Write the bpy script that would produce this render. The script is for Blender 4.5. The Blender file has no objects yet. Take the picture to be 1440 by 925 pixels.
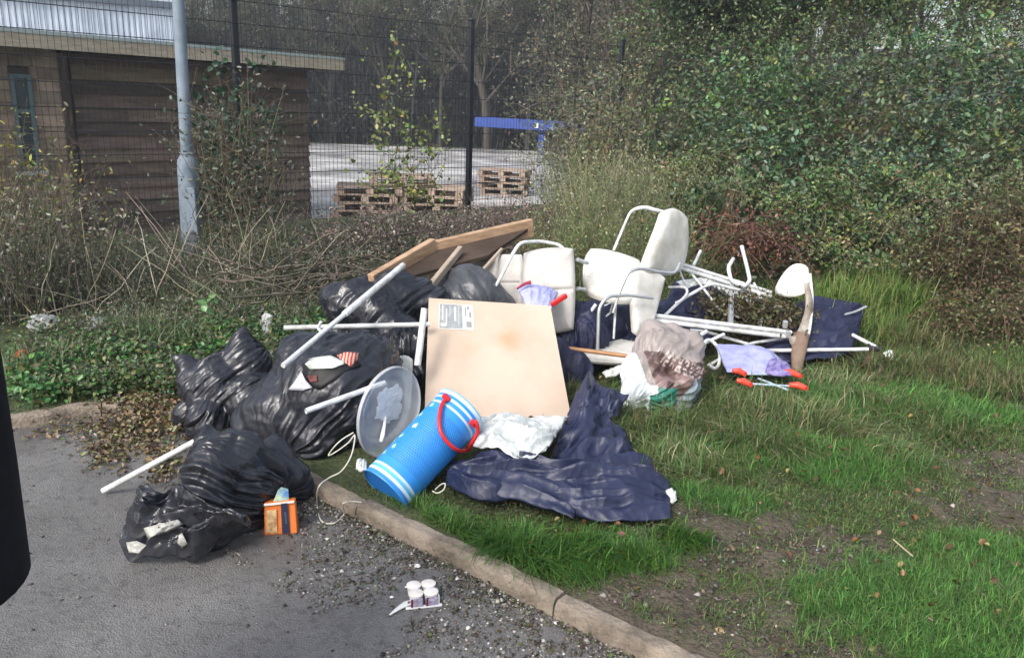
import bpy, math, numpy as np
from mathutils import Vector, Matrix
RNG = np.random.default_rng(7)
SC = bpy.context.scene
COL = SC.collection
# ------------------------------------------------------------------ camera geometry
FPX = 1120.0; PIT = math.radians(15.5); ROL = math.radians(2.0); CZ = 1.6
fw = np.array([0, math.cos(PIT), -math.sin(PIT)]); r0 = np.array([1., 0, 0]); u0 = np.cross(r0, fw)
RT = math.cos(ROL) * r0 + math.sin(ROL) * u0
UP = -math.sin(ROL) * r0 + math.cos(ROL) * u0
CAM = np.array([0, 0, CZ])
def ray(x, y): return (x - 720) / FPX * RT - (y - 462.5) / FPX * UP + fw
def G(x, y, z=0.1):
    d = ray(x, y); return CAM + d * (z - CZ) / d[2]
def D(x, y, dy):
    d = ray(x, y); return CAM + d * dy / d[1]
cam_d = bpy.data.cameras.new('camera'); cam = bpy.data.objects.new('camera', cam_d); COL.objects.link(cam)
cam_d.sensor_width = 36; cam_d.lens = FPX / 1440 * 36; cam_d.clip_end = 2000; cam_d.clip_start = 0.05
cam.matrix_world = Matrix(((RT[0], UP[0], -fw[0], 0), (RT[1], UP[1], -fw[1], 0), (RT[2], UP[2], -fw[2], CZ), (0, 0, 0, 1)))
SC.camera = cam

# ------------------------------------------------------------------ noise
def _hash(ix, iy, iz, seed):
    h = (ix.astype(np.int64) * 374761393 + iy.astype(np.int64) * 668265263 + iz.astype(np.int64) * 2147483647 + seed * 974634777) & 0xFFFFFFFF
    h = ((h ^ (h >> 13)) * 1274126177) & 0xFFFFFFFF
    h = ((h ^ (h >> 16)) * 2246822519) & 0xFFFFFFFF
    return ((h ^ (h >> 15)) & 0xFFFFFF) / float(0xFFFFFF)
def noise(p, seed=0):
    """value noise in -1..1 of (N,3) points"""
    p = np.asarray(p, float); i = np.floor(p); f = p - i; f = f * f * (3 - 2 * f)
    r = 0
    for dx in (0, 1):
        for dy in (0, 1):
            for dz in (0, 1):
                w = (f[:, 0] if dx else 1 - f[:, 0]) * (f[:, 1] if dy else 1 - f[:, 1]) * (f[:, 2] if dz else 1 - f[:, 2])
                r = r + w * _hash(i[:, 0] + dx, i[:, 1] + dy, i[:, 2] + dz, seed)
    return r * 2 - 1
def fbm(p, seed=0, o=4):
    r = 0; a = 1; t = 0
    for k in range(o):
        r = r + a * noise(np.asarray(p) * 2 ** k, seed + k); t += a; a *= .5
    return r / t
def n2(x, y, sc=1., seed=0, o=3):
    x = np.asarray(x, float); y = np.asarray(y, float)
    sh = np.broadcast(x, y).shape
    p = np.stack([np.broadcast_to(x, sh).ravel() * sc, np.broadcast_to(y, sh).ravel() * sc, np.zeros(int(np.prod(sh)) if sh else 1)], 1)
    return fbm(p, seed, o).reshape(sh)
def ridge(p, seed=0): return 1 - np.abs(noise(p, seed)) * 2
def worley(p, seed=0):
    p = np.asarray(p, float); i = np.floor(p).astype(np.int64); best = np.full(len(p), 9.)
    for dx in (-1, 0, 1):
        for dy in (-1, 0, 1):
            for dz in (-1, 0, 1):
                c = [i[:, 0] + dx, i[:, 1] + dy, i[:, 2] + dz]
                q = np.stack([c[k] + _hash(*c, seed + 7 * k + 1) for k in range(3)], 1); best = np.minimum(best, ((p - q) ** 2).sum(1))
    return np.sqrt(best)
def sst(a, b, x):
    t = np.clip((np.asarray(x, float) - a) / (b - a), 0, 1); return t * t * (3 - 2 * t)

# ------------------------------------------------------------------ materials
def hexc(c): return (c[0], c[1], c[2], 1)
def mat(name, c, rough=.6, c2=None, ns=6., bump=0., bs=30., spec=.5, metal=0., attr=False, transl=0., trans=0., alpha=1., stretch=None, bd=.02, dist=0.0, rvar=0.):
    m = bpy.data.materials.new(name); m.use_nodes = True
    nt = m.node_tree; N = nt.nodes; L = nt.links
    b = N['Principled BSDF']; b.inputs['Roughness'].default_value = rough
    b.inputs['Specular IOR Level'].default_value = spec; b.inputs['Metallic'].default_value = metal
    b.inputs['Base Color'].default_value = hexc(c)
    tc = N.new('ShaderNodeTexCoord'); vec = tc.outputs['Object']
    if stretch:
        mp = N.new('ShaderNodeMapping'); mp.inputs['Scale'].default_value = stretch; L.new(vec, mp.inputs['Vector']); vec = mp.outputs[0]
    colout = None
    if attr:
        at = N.new('ShaderNodeAttribute'); at.attribute_name = 'Col'; colout = at.outputs['Color']
    if c2 is not None:
        nz = N.new('ShaderNodeTexNoise'); nz.inputs['Scale'].default_value = ns; nz.inputs['Detail'].default_value = 6; nz.inputs['Roughness'].default_value = .65
        nz.inputs['Distortion'].default_value = dist
        L.new(vec, nz.inputs['Vector'])
        rp = N.new('ShaderNodeValToRGB'); rp.color_ramp.elements[0].position = .33; rp.color_ramp.elements[1].position = .6
        L.new(nz.outputs['Fac'], rp.inputs['Fac'])
        if attr:
            rp.color_ramp.elements[0].color = hexc(c); rp.color_ramp.elements[1].color = hexc(c2)
            mx = N.new('ShaderNodeMix'); mx.data_type = 'RGBA'; mx.blend_type = 'MULTIPLY'; mx.inputs[0].default_value = 1
            L.new(colout, mx.inputs[6]); L.new(rp.outputs[0], mx.inputs[7]); colout = mx.outputs[2]
        else:
            rp.color_ramp.elements[0].color = hexc(c); rp.color_ramp.elements[1].color = hexc(c2); colout = rp.outputs[0]
        if rvar:
            ma = N.new('ShaderNodeMapRange'); ma.inputs[1].default_value = .3; ma.inputs[2].default_value = .7
            ma.inputs[3].default_value = max(.02, rough - rvar); ma.inputs[4].default_value = min(1, rough + rvar)
            L.new(nz.outputs['Fac'], ma.inputs[0]); L.new(ma.outputs[0], b.inputs['Roughness'])
    if colout is not None: L.new(colout, b.inputs['Base Color'])
    if bump:
        n3 = N.new('ShaderNodeTexNoise'); n3.inputs['Scale'].default_value = bs; n3.inputs['Detail'].default_value = 8
        L.new(vec, n3.inputs['Vector'])
        bp = N.new('ShaderNodeBump'); bp.inputs['Strength'].default_value = bump; bp.inputs['Distance'].default_value = bd
        L.new(n3.outputs['Fac'], bp.inputs['Height']); L.new(bp.outputs[0], b.inputs['Normal'])
    if trans: b.inputs['Transmission Weight'].default_value = trans
    if alpha < 1: b.inputs['Alpha'].default_value = alpha
    if transl:
        out = N['Material Output']; tr = N.new('ShaderNodeBsdfTranslucent'); ms = N.new('ShaderNodeMixShader'); ms.inputs[0].default_value = transl
        if colout is not None: L.new(colout, tr.inputs['Color'])
        else: tr.inputs['Color'].default_value = hexc(c)
        L.new(b.outputs[0], ms.inputs[1]); L.new(tr.outputs[0], ms.inputs[2]); L.new(ms.outputs[0], out.inputs['Surface'])
    return m
M = {}
M['leaf'] = mat('leaf', (1, 1, 1), .36, transl=.25, attr=True, spec=.5)
M['grass'] = mat('grass_blade', (1, 1, 1), .5, transl=.3, attr=True, spec=.3)
M['twig'] = mat('twig', (1, 1, 1), .85, attr=True, spec=.2)
M['bark'] = mat('bark', (.07, .06, .05), .9, (.14, .125, .1), 5, .6, 20)
M['bark_far'] = mat('bark_far', (.085, .085, .08), .95, (.14, .135, .125), 2)
M['kerb'] = mat('kerb_concrete', (.1, .08, .06), .88, (.29, .24, .19), 5, 1., 70, bd=.01)
M['galv'] = mat('galvanised', (.15, .2, .25), .6, (.22, .27, .33), 6, .2, 50, spec=.5, bd=.003)
M['fence'] = mat('fence_paint', (.012, .014, .02), .5)
M['white_metal'] = mat('white_painted_metal', (.42, .42, .4), .4, (.74, .76, .78), 14)
M['grey_metal'] = mat('aluminium', (.5, .51, .52), .3, (.62, .63, .64), 12, metal=.6)
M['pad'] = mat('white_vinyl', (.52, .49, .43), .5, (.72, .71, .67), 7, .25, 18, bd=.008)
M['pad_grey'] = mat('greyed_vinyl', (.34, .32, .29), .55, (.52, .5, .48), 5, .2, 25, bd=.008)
M['pad_stain'] = mat('stained_vinyl', (.14, .1, .065), .6, (.48, .45, .4), 7, .3, 30)
M['board'] = mat('fibreboard', (.46, .36, .28), .8, (.55, .44, .355), 3.0, .08, 40, bd=.003)
M['wood'] = mat('wood', (.3, .18, .1), .6, (.48, .32, .2), 6, .2, 30, stretch=(1, 1, 5))
M['wood_pale'] = mat('pallet_wood', (.15, .1, .075), .85, (.42, .33, .26), 4, .2, 30)
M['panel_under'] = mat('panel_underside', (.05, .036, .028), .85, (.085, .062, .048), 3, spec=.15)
M['red'] = mat('red_plastic', (.6, .02, .025), .35)
M['orange_red'] = mat('orange_red_plastic', (.75, .07, .04), .4)
M['lilac'] = mat('lilac_cloth', (.25, .26, .5), .7, (.42, .44, .66), 9)
M['litter_film'] = mat('litter_film', (.36, .38, .38), .4, (.46, .48, .48), 3, transl=.15)
M['white_film'] = mat('white_film', (.58, .62, .6), .35, (.78, .8, .79), 14, .5, 30, transl=.15)
M['rope'] = mat('rope', (.5, .48, .4), .8, (.62, .6, .52), 20)
M['black_cloth'] = mat('black_coat_cloth', (.006, .006, .009), .9, (.011, .011, .015), 40, .2, 200, spec=.2, bd=.002)
M['skin'] = mat('skin', (.5, .3, .22), .5, (.56, .34, .26), 8)
M['hair'] = mat('hair', (.03, .02, .015), .5, (.06, .04, .03), 60)

def bagmat(name, c, rough=.27, bump=.4, c2=None, sc=1.):
    m = mat(name, c, rough, c2 or tuple(v * 1.8 for v in c), 5, 0, rvar=.07)
    nt = m.node_tree; N = nt.nodes; L = nt.links; b = N['Principled BSDF']
    tc = N.new('ShaderNodeTexCoord')
    def vz(s, st, rot):
        mp = N.new('ShaderNodeMapping'); mp.inputs['Scale'].default_value = st; mp.inputs['Rotation'].default_value = rot
        n = N.new('ShaderNodeTexNoise'); n.inputs['Scale'].default_value = 4 * sc; n.inputs['Detail'].default_value = 3
        mx = N.new('ShaderNodeVectorMath'); mx.operation = 'MULTIPLY_ADD'; mx.inputs[1].default_value = (.16, .16, .16)
        v = N.new('ShaderNodeTexVoronoi'); v.feature = 'F1'; v.inputs['Scale'].default_value = s * sc
        L.new(tc.outputs['Object'], n.inputs['Vector']); L.new(n.outputs['Color'], mx.inputs[0]); L.new(tc.outputs['Object'], mx.inputs[2])
        L.new(mx.outputs[0], mp.inputs[0]); L.new(mp.outputs[0], v.inputs['Vector']); return v.outputs['Distance']
    a = vz(10, (1, .45, 1.5), (.3, .5, .8)); b2 = vz(24, (1.4, .7, .6), (.9, .2, .1))
    ad = N.new('ShaderNodeMath'); ad.operation = 'MULTIPLY_ADD'; ad.inputs[1].default_value = .35
    L.new(b2, ad.inputs[0]); L.new(a, ad.inputs[2])
    bp = N.new('ShaderNodeBump'); bp.inputs['Strength'].default_value = bump; bp.inputs['Distance'].default_value = .02
    L.new(ad.outputs[0], bp.inputs['Height']); L.new(bp.outputs[0], b.inputs['Normal'])
    return m
M['bag'] = bagmat('black_bin_liner', (.012, .013, .018), .29, .4)
M['bag_grey'] = bagmat('greyish_bin_liner', (.035, .037, .043), .36)
M['tarp'] = bagmat('navy_tarpaulin', (.012, .017, .048), .46, .5, (.02, .026, .065))
M['canvas'] = bagmat('navy_canvas', (.009, .012, .04), .6, .4, (.02, .024, .065))
M['sack'] = None

# ------------------------------------------------------------------ mesh building
def tag(o, label=None, cat=None, group=None, kind=None):
    if label: o['label'] = label
    if cat: o['category'] = cat
    if group: o['group'] = group
    if kind: o['kind'] = kind
    return o
def empty(name, loc, label, cat, group=None):
    o = bpy.data.objects.new(name, None); COL.objects.link(o); o.location = [float(v) for v in loc]; o.empty_display_size = .1
    return tag(o, label, cat, group)
def link(name, me, m, parent=None, local=False):
    o = bpy.data.objects.new(name, me); COL.objects.link(o)
    if m is not None: me.materials.append(m)
    if parent is not None:
        o.parent = parent
        if not local: o.matrix_parent_inverse = Matrix.Translation(-WL(parent))
    return o
def WL(o):
    v = Vector((0, 0, 0))
    while o is not None:
        v = v + o.location
        if o.parent is not None and False: pass
        o = o.parent if (o.parent is not None and o.type == 'EMPTY') else None
    return v
class MB:
    """collects verts and faces into one mesh"""
    def __init__(s): s.v = []; s.f = []; s.c = []; s.mi = []
    def add(s, v, f, col=None, mi=0):
        n = len(s.v); s.v.extend([tuple(float(q) for q in p) for p in v]); s.f.extend([tuple(i + n for i in q) for q in f])
        s.mi.extend([mi] * len(f)); s.c.extend([col or (1, 1, 1)] * len(v))
    def box(s, c, sz, ax=None, col=None, mi=0, bev=0):
        c = np.array(c, float); h = np.array(sz, float) / 2
        A = np.eye(3) if ax is None else np.array(ax, float)
        if bev <= 0:
            P = [c + (np.array([i, j, k]) * h) @ A for i in (-1, 1) for j in (-1, 1) for k in (-1, 1)]
            s.add(P, [(0, 1, 3, 2), (4, 6, 7, 5), (0, 4, 5, 1), (2, 3, 7, 6), (0, 2, 6, 4), (1, 5, 7, 3)], col, mi)
        else:
            P = []
            idx = {}
            for i in (-1, 1):
                for j in (-1, 1):
                    for k in (-1, 1):
                        for a in range(3):
                            q = np.array([i, j, k]) * h; o = np.array([i, j, k]) * bev; o[a] = 0
                            idx[(i, j, k, a)] = len(P); P.append(c + (q - o) @ A)
            F = []
            for a in range(3):
                b_, c_ = (a + 1) % 3, (a + 2) % 3
                for sg in (-1, 1):
                    q = []
                    for (u, v) in ((-1, -1), (1, -1), (1, 1), (-1, 1)):
                        t = [0, 0, 0]; t[a] = sg; t[b_] = u; t[c_] = v; q.append(idx[(t[0], t[1], t[2], a)])
                    F.append(q if sg > 0 else q[::-1])
                for u in (-1, 1):
                    for v in (-1, 1):
                        t1 = [0, 0, 0]; t2 = [0, 0, 0]; t1[a] = -1; t2[a] = 1
                        for t in (t1, t2): t[b_] = u; t[c_] = v
                        F.append([idx[(*t1, b_)], idx[(*t2, b_)], idx[(*t2, c_)], idx[(*t1, c_)]])
            for i in (-1, 1):
                for j in (-1, 1):
                    for k in (-1, 1): F.append([idx[(i, j, k, 0)], idx[(i, j, k, 1)], idx[(i, j, k, 2)]])
            s.add(P, F, col, mi)
    def bar(s, a, b, w, h, up=(0, 0, 1), bev=0, col=None):
        a = np.array(a, float); b = np.array(b, float); d = b - a; l = np.linalg.norm(d); d /= l
        x = np.cross(np.array(up, float), d); x /= np.linalg.norm(x); u = np.cross(d, x)
        s.box((a + b) / 2, (l, w, h), (d, x, u), col, bev=bev)
    def tube(s, pts, r, n=10, col=None, smooth=0, cap=True, flat=1., mi=0):
        P = np.array(pts, float)
        if smooth: P = crom(P, smooth)
        K = len(P); rr = np.broadcast_to(np.array(r, float), (K,)) if np.ndim(r) == 0 or len(np.atleast_1d(r)) == K else np.interp(np.linspace(0, 1, K), np.linspace(0, 1, len(r)), r)
        T = np.gradient(P, axis=0); T /= np.linalg.norm(T, axis=1)[:, None] + 1e-12
        x = np.cross(T[0], [0, 0, 1.]);
        if np.linalg.norm(x) < .05: x = np.cross(T[0], [1., 0, 0])
        V = []
        for k in range(K):
            x = x - T[k] * (x @ T[k]); x /= np.linalg.norm(x); y = np.cross(T[k], x)
            for j in range(n):
                a = 2 * math.pi * j / n; V.append(P[k] + rr[k] * (math.cos(a) * x + flat * math.sin(a) * y))
        F = [(k * n + j, k * n + (j + 1) % n, (k + 1) * n + (j + 1) % n, (k + 1) * n + j) for k in range(K - 1) for j in range(n)]
        if cap: F += [tuple(range(n))[::-1], tuple((K - 1) * n + j for j in range(n))]
        s.add(V, F, col, mi)
    def build(s, name, m, parent=None, smooth=False, sm_angle=None):
        me = bpy.data.meshes.new(name); me.from_pydata(s.v, [], s.f)
        ms = m if isinstance(m, (list, tuple)) else [m]
        o = link(name, me, None, parent)
        for q in ms: me.materials.append(q)
        me.polygons.foreach_set('material_index', s.mi)
        if any(c != (1, 1, 1) for c in s.c):
            setcol(me, np.array(s.c))
        if smooth:
            me.polygons.foreach_set('use_smooth', [True] * len(me.polygons))
            try: me.set_sharp_from_angle(angle=math.radians(sm_angle or 40))
            except Exception: pass
        me.update(); return o
def crom(P, k=6):
    P = np.array(P, float); Q = np.vstack([2 * P[0] - P[1], P, 2 * P[-1] - P[-2]]); out = []
    for i in range(1, len(Q) - 2):
        for t in np.linspace(0, 1, k, endpoint=False):
            a, b, c, d = Q[i - 1], Q[i], Q[i + 1], Q[i + 2]
            out.append(.5 * (2 * b + (c - a) * t + (2 * a - 5 * b + 4 * c - d) * t * t + (3 * b - a - 3 * c + d) * t ** 3))
    out.append(P[-1]); return np.array(out)
def rounded(pts, r=.03, k=5):
    """polyline with filleted corners"""
    P = [np.array(p, float) for p in pts]; out = [P[0]]
    for i in range(1, len(P) - 1):
        a = P[i - 1] - P[i]; b = P[i + 1] - P[i]; la, lb = np.linalg.norm(a), np.linalg.norm(b)
        rr = min(r, la * .45, lb * .45); A = P[i] + a / la * rr; B = P[i] + b / lb * rr
        for t in np.linspace(0, 1, k): out.append((1 - t) ** 2 * A + 2 * t * (1 - t) * P[i] + t * t * B)
    out.append(P[-1]); return np.array(out)
def setcol(me, c):
    a = me.attributes.new('Col', 'FLOAT_COLOR', 'POINT'); cc = np.ones((len(c), 4), np.float32); cc[:, :3] = c[:, :3]
    a.data.foreach_set('color', cc.ravel())
def raw_mesh(name, V, F, cols=None, smooth=False):
    """V (N,3), F (M,k) arrays"""
    me = bpy.data.meshes.new(name); V = np.asarray(V, np.float32); F = np.asarray(F, np.int32)
    me.vertices.add(len(V)); me.vertices.foreach_set('co', V.ravel())
    me.loops.add(F.size); me.loops.foreach_set('vertex_index', F.ravel())
    me.polygons.add(len(F)); me.polygons.foreach_set('loop_start', np.arange(0, F.size, F.shape[1], dtype=np.int32))
    try: me.polygons.foreach_set('loop_total', np.full(len(F), F.shape[1], np.int32))
    except Exception: pass
    if cols is not None: setcol(me, np.asarray(cols))
    if smooth: me.polygons.foreach_set('use_smooth', np.ones(len(F), bool))
    me.update(calc_edges=True); me.validate()
    return me
def unit(v): return v / (np.linalg.norm(v, axis=-1, keepdims=True) + 1e-9)
def rvec(n): return unit(RNG.normal(size=(n, 3)))
class Foliage:
    def __init__(s): s.V = []; s.F = []; s.C = []; s.n = 0
    def _push(s, V, F, C):
        s.V.append(V.reshape(-1, 3)); s.F.append(F.reshape(-1, 4) + s.n); s.C.append(C.reshape(-1, 3)); s.n += V.size // 3
    def leaves(s, P, size, col, up=.5, aspect=.55, fold=.25, dirs=None, droop=.1):
        n = len(P); size = np.broadcast_to(size, (n,))[:, None]
        nrm = unit(rvec(n) + np.array([0, -.15, up]) * 1.0)
        d = rvec(n) if dirs is None else dirs
        d = unit(d - nrm * np.sum(d * nrm, 1, keepdims=True)); sd = np.cross(d, nrm)
        w = size * aspect * .5
        b = P; t = P + d * size - nrm * size * droop
        l1 = P + d * size * .25 + sd * w * .8 + nrm * w * fold; l2 = P + d * size * .65 + sd * w * .85 + nrm * w * fold
        q1 = P + d * size * .25 - sd * w * .8 + nrm * w * fold; q2 = P + d * size * .65 - sd * w * .85 + nrm * w * fold
        V = np.stack([b, l1, l2, t, q2, q1], 1)
        F = np.arange(n)[:, None, None] * 6 + np.array([[0, 1, 2, 3], [0, 3, 4, 5]])[None]
        s._push(V, F, np.repeat(col[:, None], 6, 1))
    def blades(s, P, h, w, col, lean=.5, dirs=None, curl=1.):
        n = len(P); h = np.broadcast_to(h, (n,))[:, None]; w = np.broadcast_to(w, (n,))[:, None]
        a = RNG.uniform(0, 2 * math.pi, n); d = np.stack([np.cos(a), np.sin(a), np.zeros(n)], 1) if dirs is None else dirs
        ln = (RNG.uniform(0.1, 1, n) * lean)[:, None] if np.ndim(lean) == 0 else lean[:, None]
        sd = np.stack([-d[:, 1], d[:, 0], np.zeros(n)], 1); sd = unit(sd + .5 * d * RNG.normal(size=(n, 1)))
        z = np.array([0, 0, 1.])
        p1 = P + z * h * .55 * (1 - .3 * ln) + d * h * ln * .3
        p2 = P + z * h * (1 - .55 * ln * curl) * 1.0 + d * h * ln * .95
        V = np.stack([P - sd * w * .5, P + sd * w * .5, p1 + sd * w * .42, p1 - sd * w * .42, p2 + sd * w * .08, p2 - sd * w * .08], 1)
        F = np.arange(n)[:, None, None] * 6 + np.array([[0, 1, 2, 3], [3, 2, 4, 5]])[None]
        cc = np.repeat(col[:, None], 6, 1); s._push(V, F, cc)
    def tubes(s, paths, r0, r1, col):
        """paths (N,K,3): three sided tapering tubes"""
        N_, K, _ = paths.shape; r0 = np.broadcast_to(r0, (N_,)); r1 = np.broadcast_to(r1, (N_,))
        T = unit(np.gradient(paths, axis=1)); x = unit(np.cross(T, np.array([.3, .2, .93]))); y = np.cross(T, x)
        t = np.linspace(0, 1, K)[None]; rr = (r0[:, None] * (1 - t) + r1[:, None] * t)[..., None]
        V = np.stack([paths + rr * (math.cos(a) * x + math.sin(a) * y) for a in (0, 2.094, 4.189)], 2)
        b = (np.arange(N_)[:, None] * K + np.arange(K - 1)[None])[..., None] * 3
        j = np.arange(3); jn = (j + 1) % 3
        F = np.stack([b + j, b + jn, b + 3 + jn, b + 3 + j], -1)
        s._push(V, F, np.repeat(col[:, None], K * 3, 1))
    def build(s, name, m, parent=None, loc=None):
        V = np.concatenate(s.V)
        if loc is not None: V = V - np.array(loc)
        me = raw_mesh(name, V, np.concatenate(s.F), np.clip(np.concatenate(s.C), 0, 1))
        return link(name, me, m, parent, local=loc is not None)
def cvar(base, n, v=.25, hue=.12):
    base = np.array(base, float)
    if base.ndim == 1: base = np.repeat(base[None], n, 0)
    return np.clip(base * (1 + RNG.normal(0, v, (n, 1))) * (1 + RNG.normal(0, hue, (n, 3))), .003, 1)
def pick(cols, n, w=None):
    cols = np.array(cols, float); return cols[RNG.choice(len(cols), n, p=None if w is None else np.array(w) / sum(w))]

# ------------------------------------------------------------------ terrain
KP = [np.array([-14, -.8]), np.array([-6, 2.2])] + [G(*p, .065)[:2] for p in
      [(-300, 612), (30, 584), (115, 570), (215, 572), (300, 604), (430, 672), (500, 708), (560, 737), (657, 783), (777, 843), (945, 922), (1060, 980)]] + [np.array([6, -2.55])]
KPs = np.array([KP[0], KP[1]] + list(crom(np.array(KP[2:-1]), 4)) + [KP[-1]])
def kerb_s(x, y):
    """signed distance to kerb line (positive on the verge)"""
    x = np.asarray(x, float); y = np.asarray(y, float); best = np.full(np.broadcast(x, y).shape, 1e9); sg = np.ones_like(best)
    for a, b in zip(KPs[:-1], KPs[1:]):
        d = b - a; L2 = d @ d
        t = np.clip(((x - a[0]) * d[0] + (y - a[1]) * d[1]) / L2, 0, 1)
        qx = x - a[0] - t * d[0]; qy = y - a[1] - t * d[1]; ds = np.hypot(qx, qy)
        cr = d[0] * (y - a[1]) - d[1] * (x - a[0])
        m = ds < best; best = np.where(m, ds, best); sg = np.where(m, np.where(cr > 0, 1., -1.), sg)
    return best * sg
FA = np.array([-2.73, 8.0]); FD = unit(np.array([2.13, 2.0])); FN = np.array([-FD[1], FD[0]])
def fence_q(x, y): return (np.asarray(x) - FA[0]) * FN[0] + (np.asarray(y) - FA[1]) * FN[1]
def H(x, y):
    x = np.asarray(x, float); y = np.asarray(y, float); s = kerb_s(x, y)
    st = sst(.02, .06, s)
    q = fence_q(x, y)
    yard = sst(.4, 2.6, q) * (1 - sst(3.5, 6.5, x - .1 * (y - 12) - 0.6)) * sst(6, 9, y + 0 * x + np.where(x < -3, 3, 0))
    v = .05 + .04 * sst(.1, .8, s) + .2 * sst(5.6, 8.5, y) + (.03 * n2(x, y, 1.3, 3) + .02 * n2(x, y, 5, 9)) * sst(.1, .5, s)
    v = v + 1.6 * sst(1.6, 6.5, x) * sst(6.4, 11, y) * (1 - sst(30, 60, y))
    v = v * (1 - yard) + (-.53) * yard
    r = np.hypot(x, y)
    v = v + 9 * sst(50, 105, r) * (y > 0)
    return v * st + (-.03) * (1 - st)
def grow(a, b, st, g, far):
    c = list(np.arange(a, b, st)); s = st
    hi = [b]
    while hi[-1] < far[1]: s *= g; hi.append(hi[-1] + s)
    s = st; lo = [a]
    while lo[-1] > far[0]: s *= g; lo.append(lo[-1] - s)
    return np.array(lo[1:][::-1] + c + hi)
MUD = [(1010, 745, .3, .2), (960, 830, .34, .17), (1130, 760, .3, .2), (1090, 880, .3, .14), (900, 800, .2, .1), (1370, 700, .35, .16), (1430, 650, .3, .18), (1190, 905, .16, .1), (860, 815, .1, .06), (1050, 830, .2, .12),
       (1440, 560, .3, .12), (620, 760, .04, .05), (540, 720, .1, .1)]
MUDW = [(G(a, b, .12)[0], G(a, b, .12)[1], c, d) for a, b, c, d in MUD]
def mud(x, y):
    x = np.asarray(x, float); m = np.zeros(x.shape); nz = .45 * n2(x, y, 4, 21) + .75 * n2(x, y, 16, 5)
    for cx, cy, rx, ry in MUDW:
        d = np.hypot((x - cx) / (rx * 1.15), (y - cy) / (ry * 1.25)) + nz
        m = np.maximum(m, 1 - sst(.55, 1.25, d))
    return m * .92
xs = grow(-4.5, 5, .045, 1.07, (-420, 420)); ys = grow(1.2, 8.5, .045, 1.07, (-420, 420))
X, Y = np.meshgrid(xs, ys); Z = H(X, Y)
near = (np.hypot(X, Y) < 14)
mm = mud(X, Y)
Z = Z + near * sst(.1, .3, kerb_s(X, Y)) * (.012 * n2(X, Y, 22, 33) + .03 * mm * n2(X, Y, 9, 35))
nx_, ny_ = len(xs), len(ys)
idx = np.arange(nx_ * ny_).reshape(ny_, nx_)
Fq = np.stack([idx[:-1, :-1], idx[:-1, 1:], idx[1:, 1:], idx[1:, :-1]], -1).reshape(-1, 4)
under = np.array([.055, .07, .03]); mudc = np.array([.095, .076, .06])
gn = n2(X, Y, 3, 8)[..., None]
cc = under * (1 + .4 * gn) ; cc = cc * (1 - mm[..., None]) + mudc * (1 + .35 * n2(X, Y, 12, 2)[..., None]) * mm[..., None]
farm = sst(30, 60, np.hypot(X, Y))[..., None]; cc = cc * (1 - farm) + np.array([.04, .045, .04]) * farm
M['ground'] = mat('soil', (.75, .75, .75), .85, (1.3, 1.27, 1.25), 30, 1., 55, attr=True, bd=.03, spec=.3, rvar=.12)
me = raw_mesh('ground', np.stack([X, Y, Z], -1).reshape(-1, 3), Fq, cc.reshape(-1, 3), True)
tag(link('ground', me, M['ground']), kind='structure')

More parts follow.
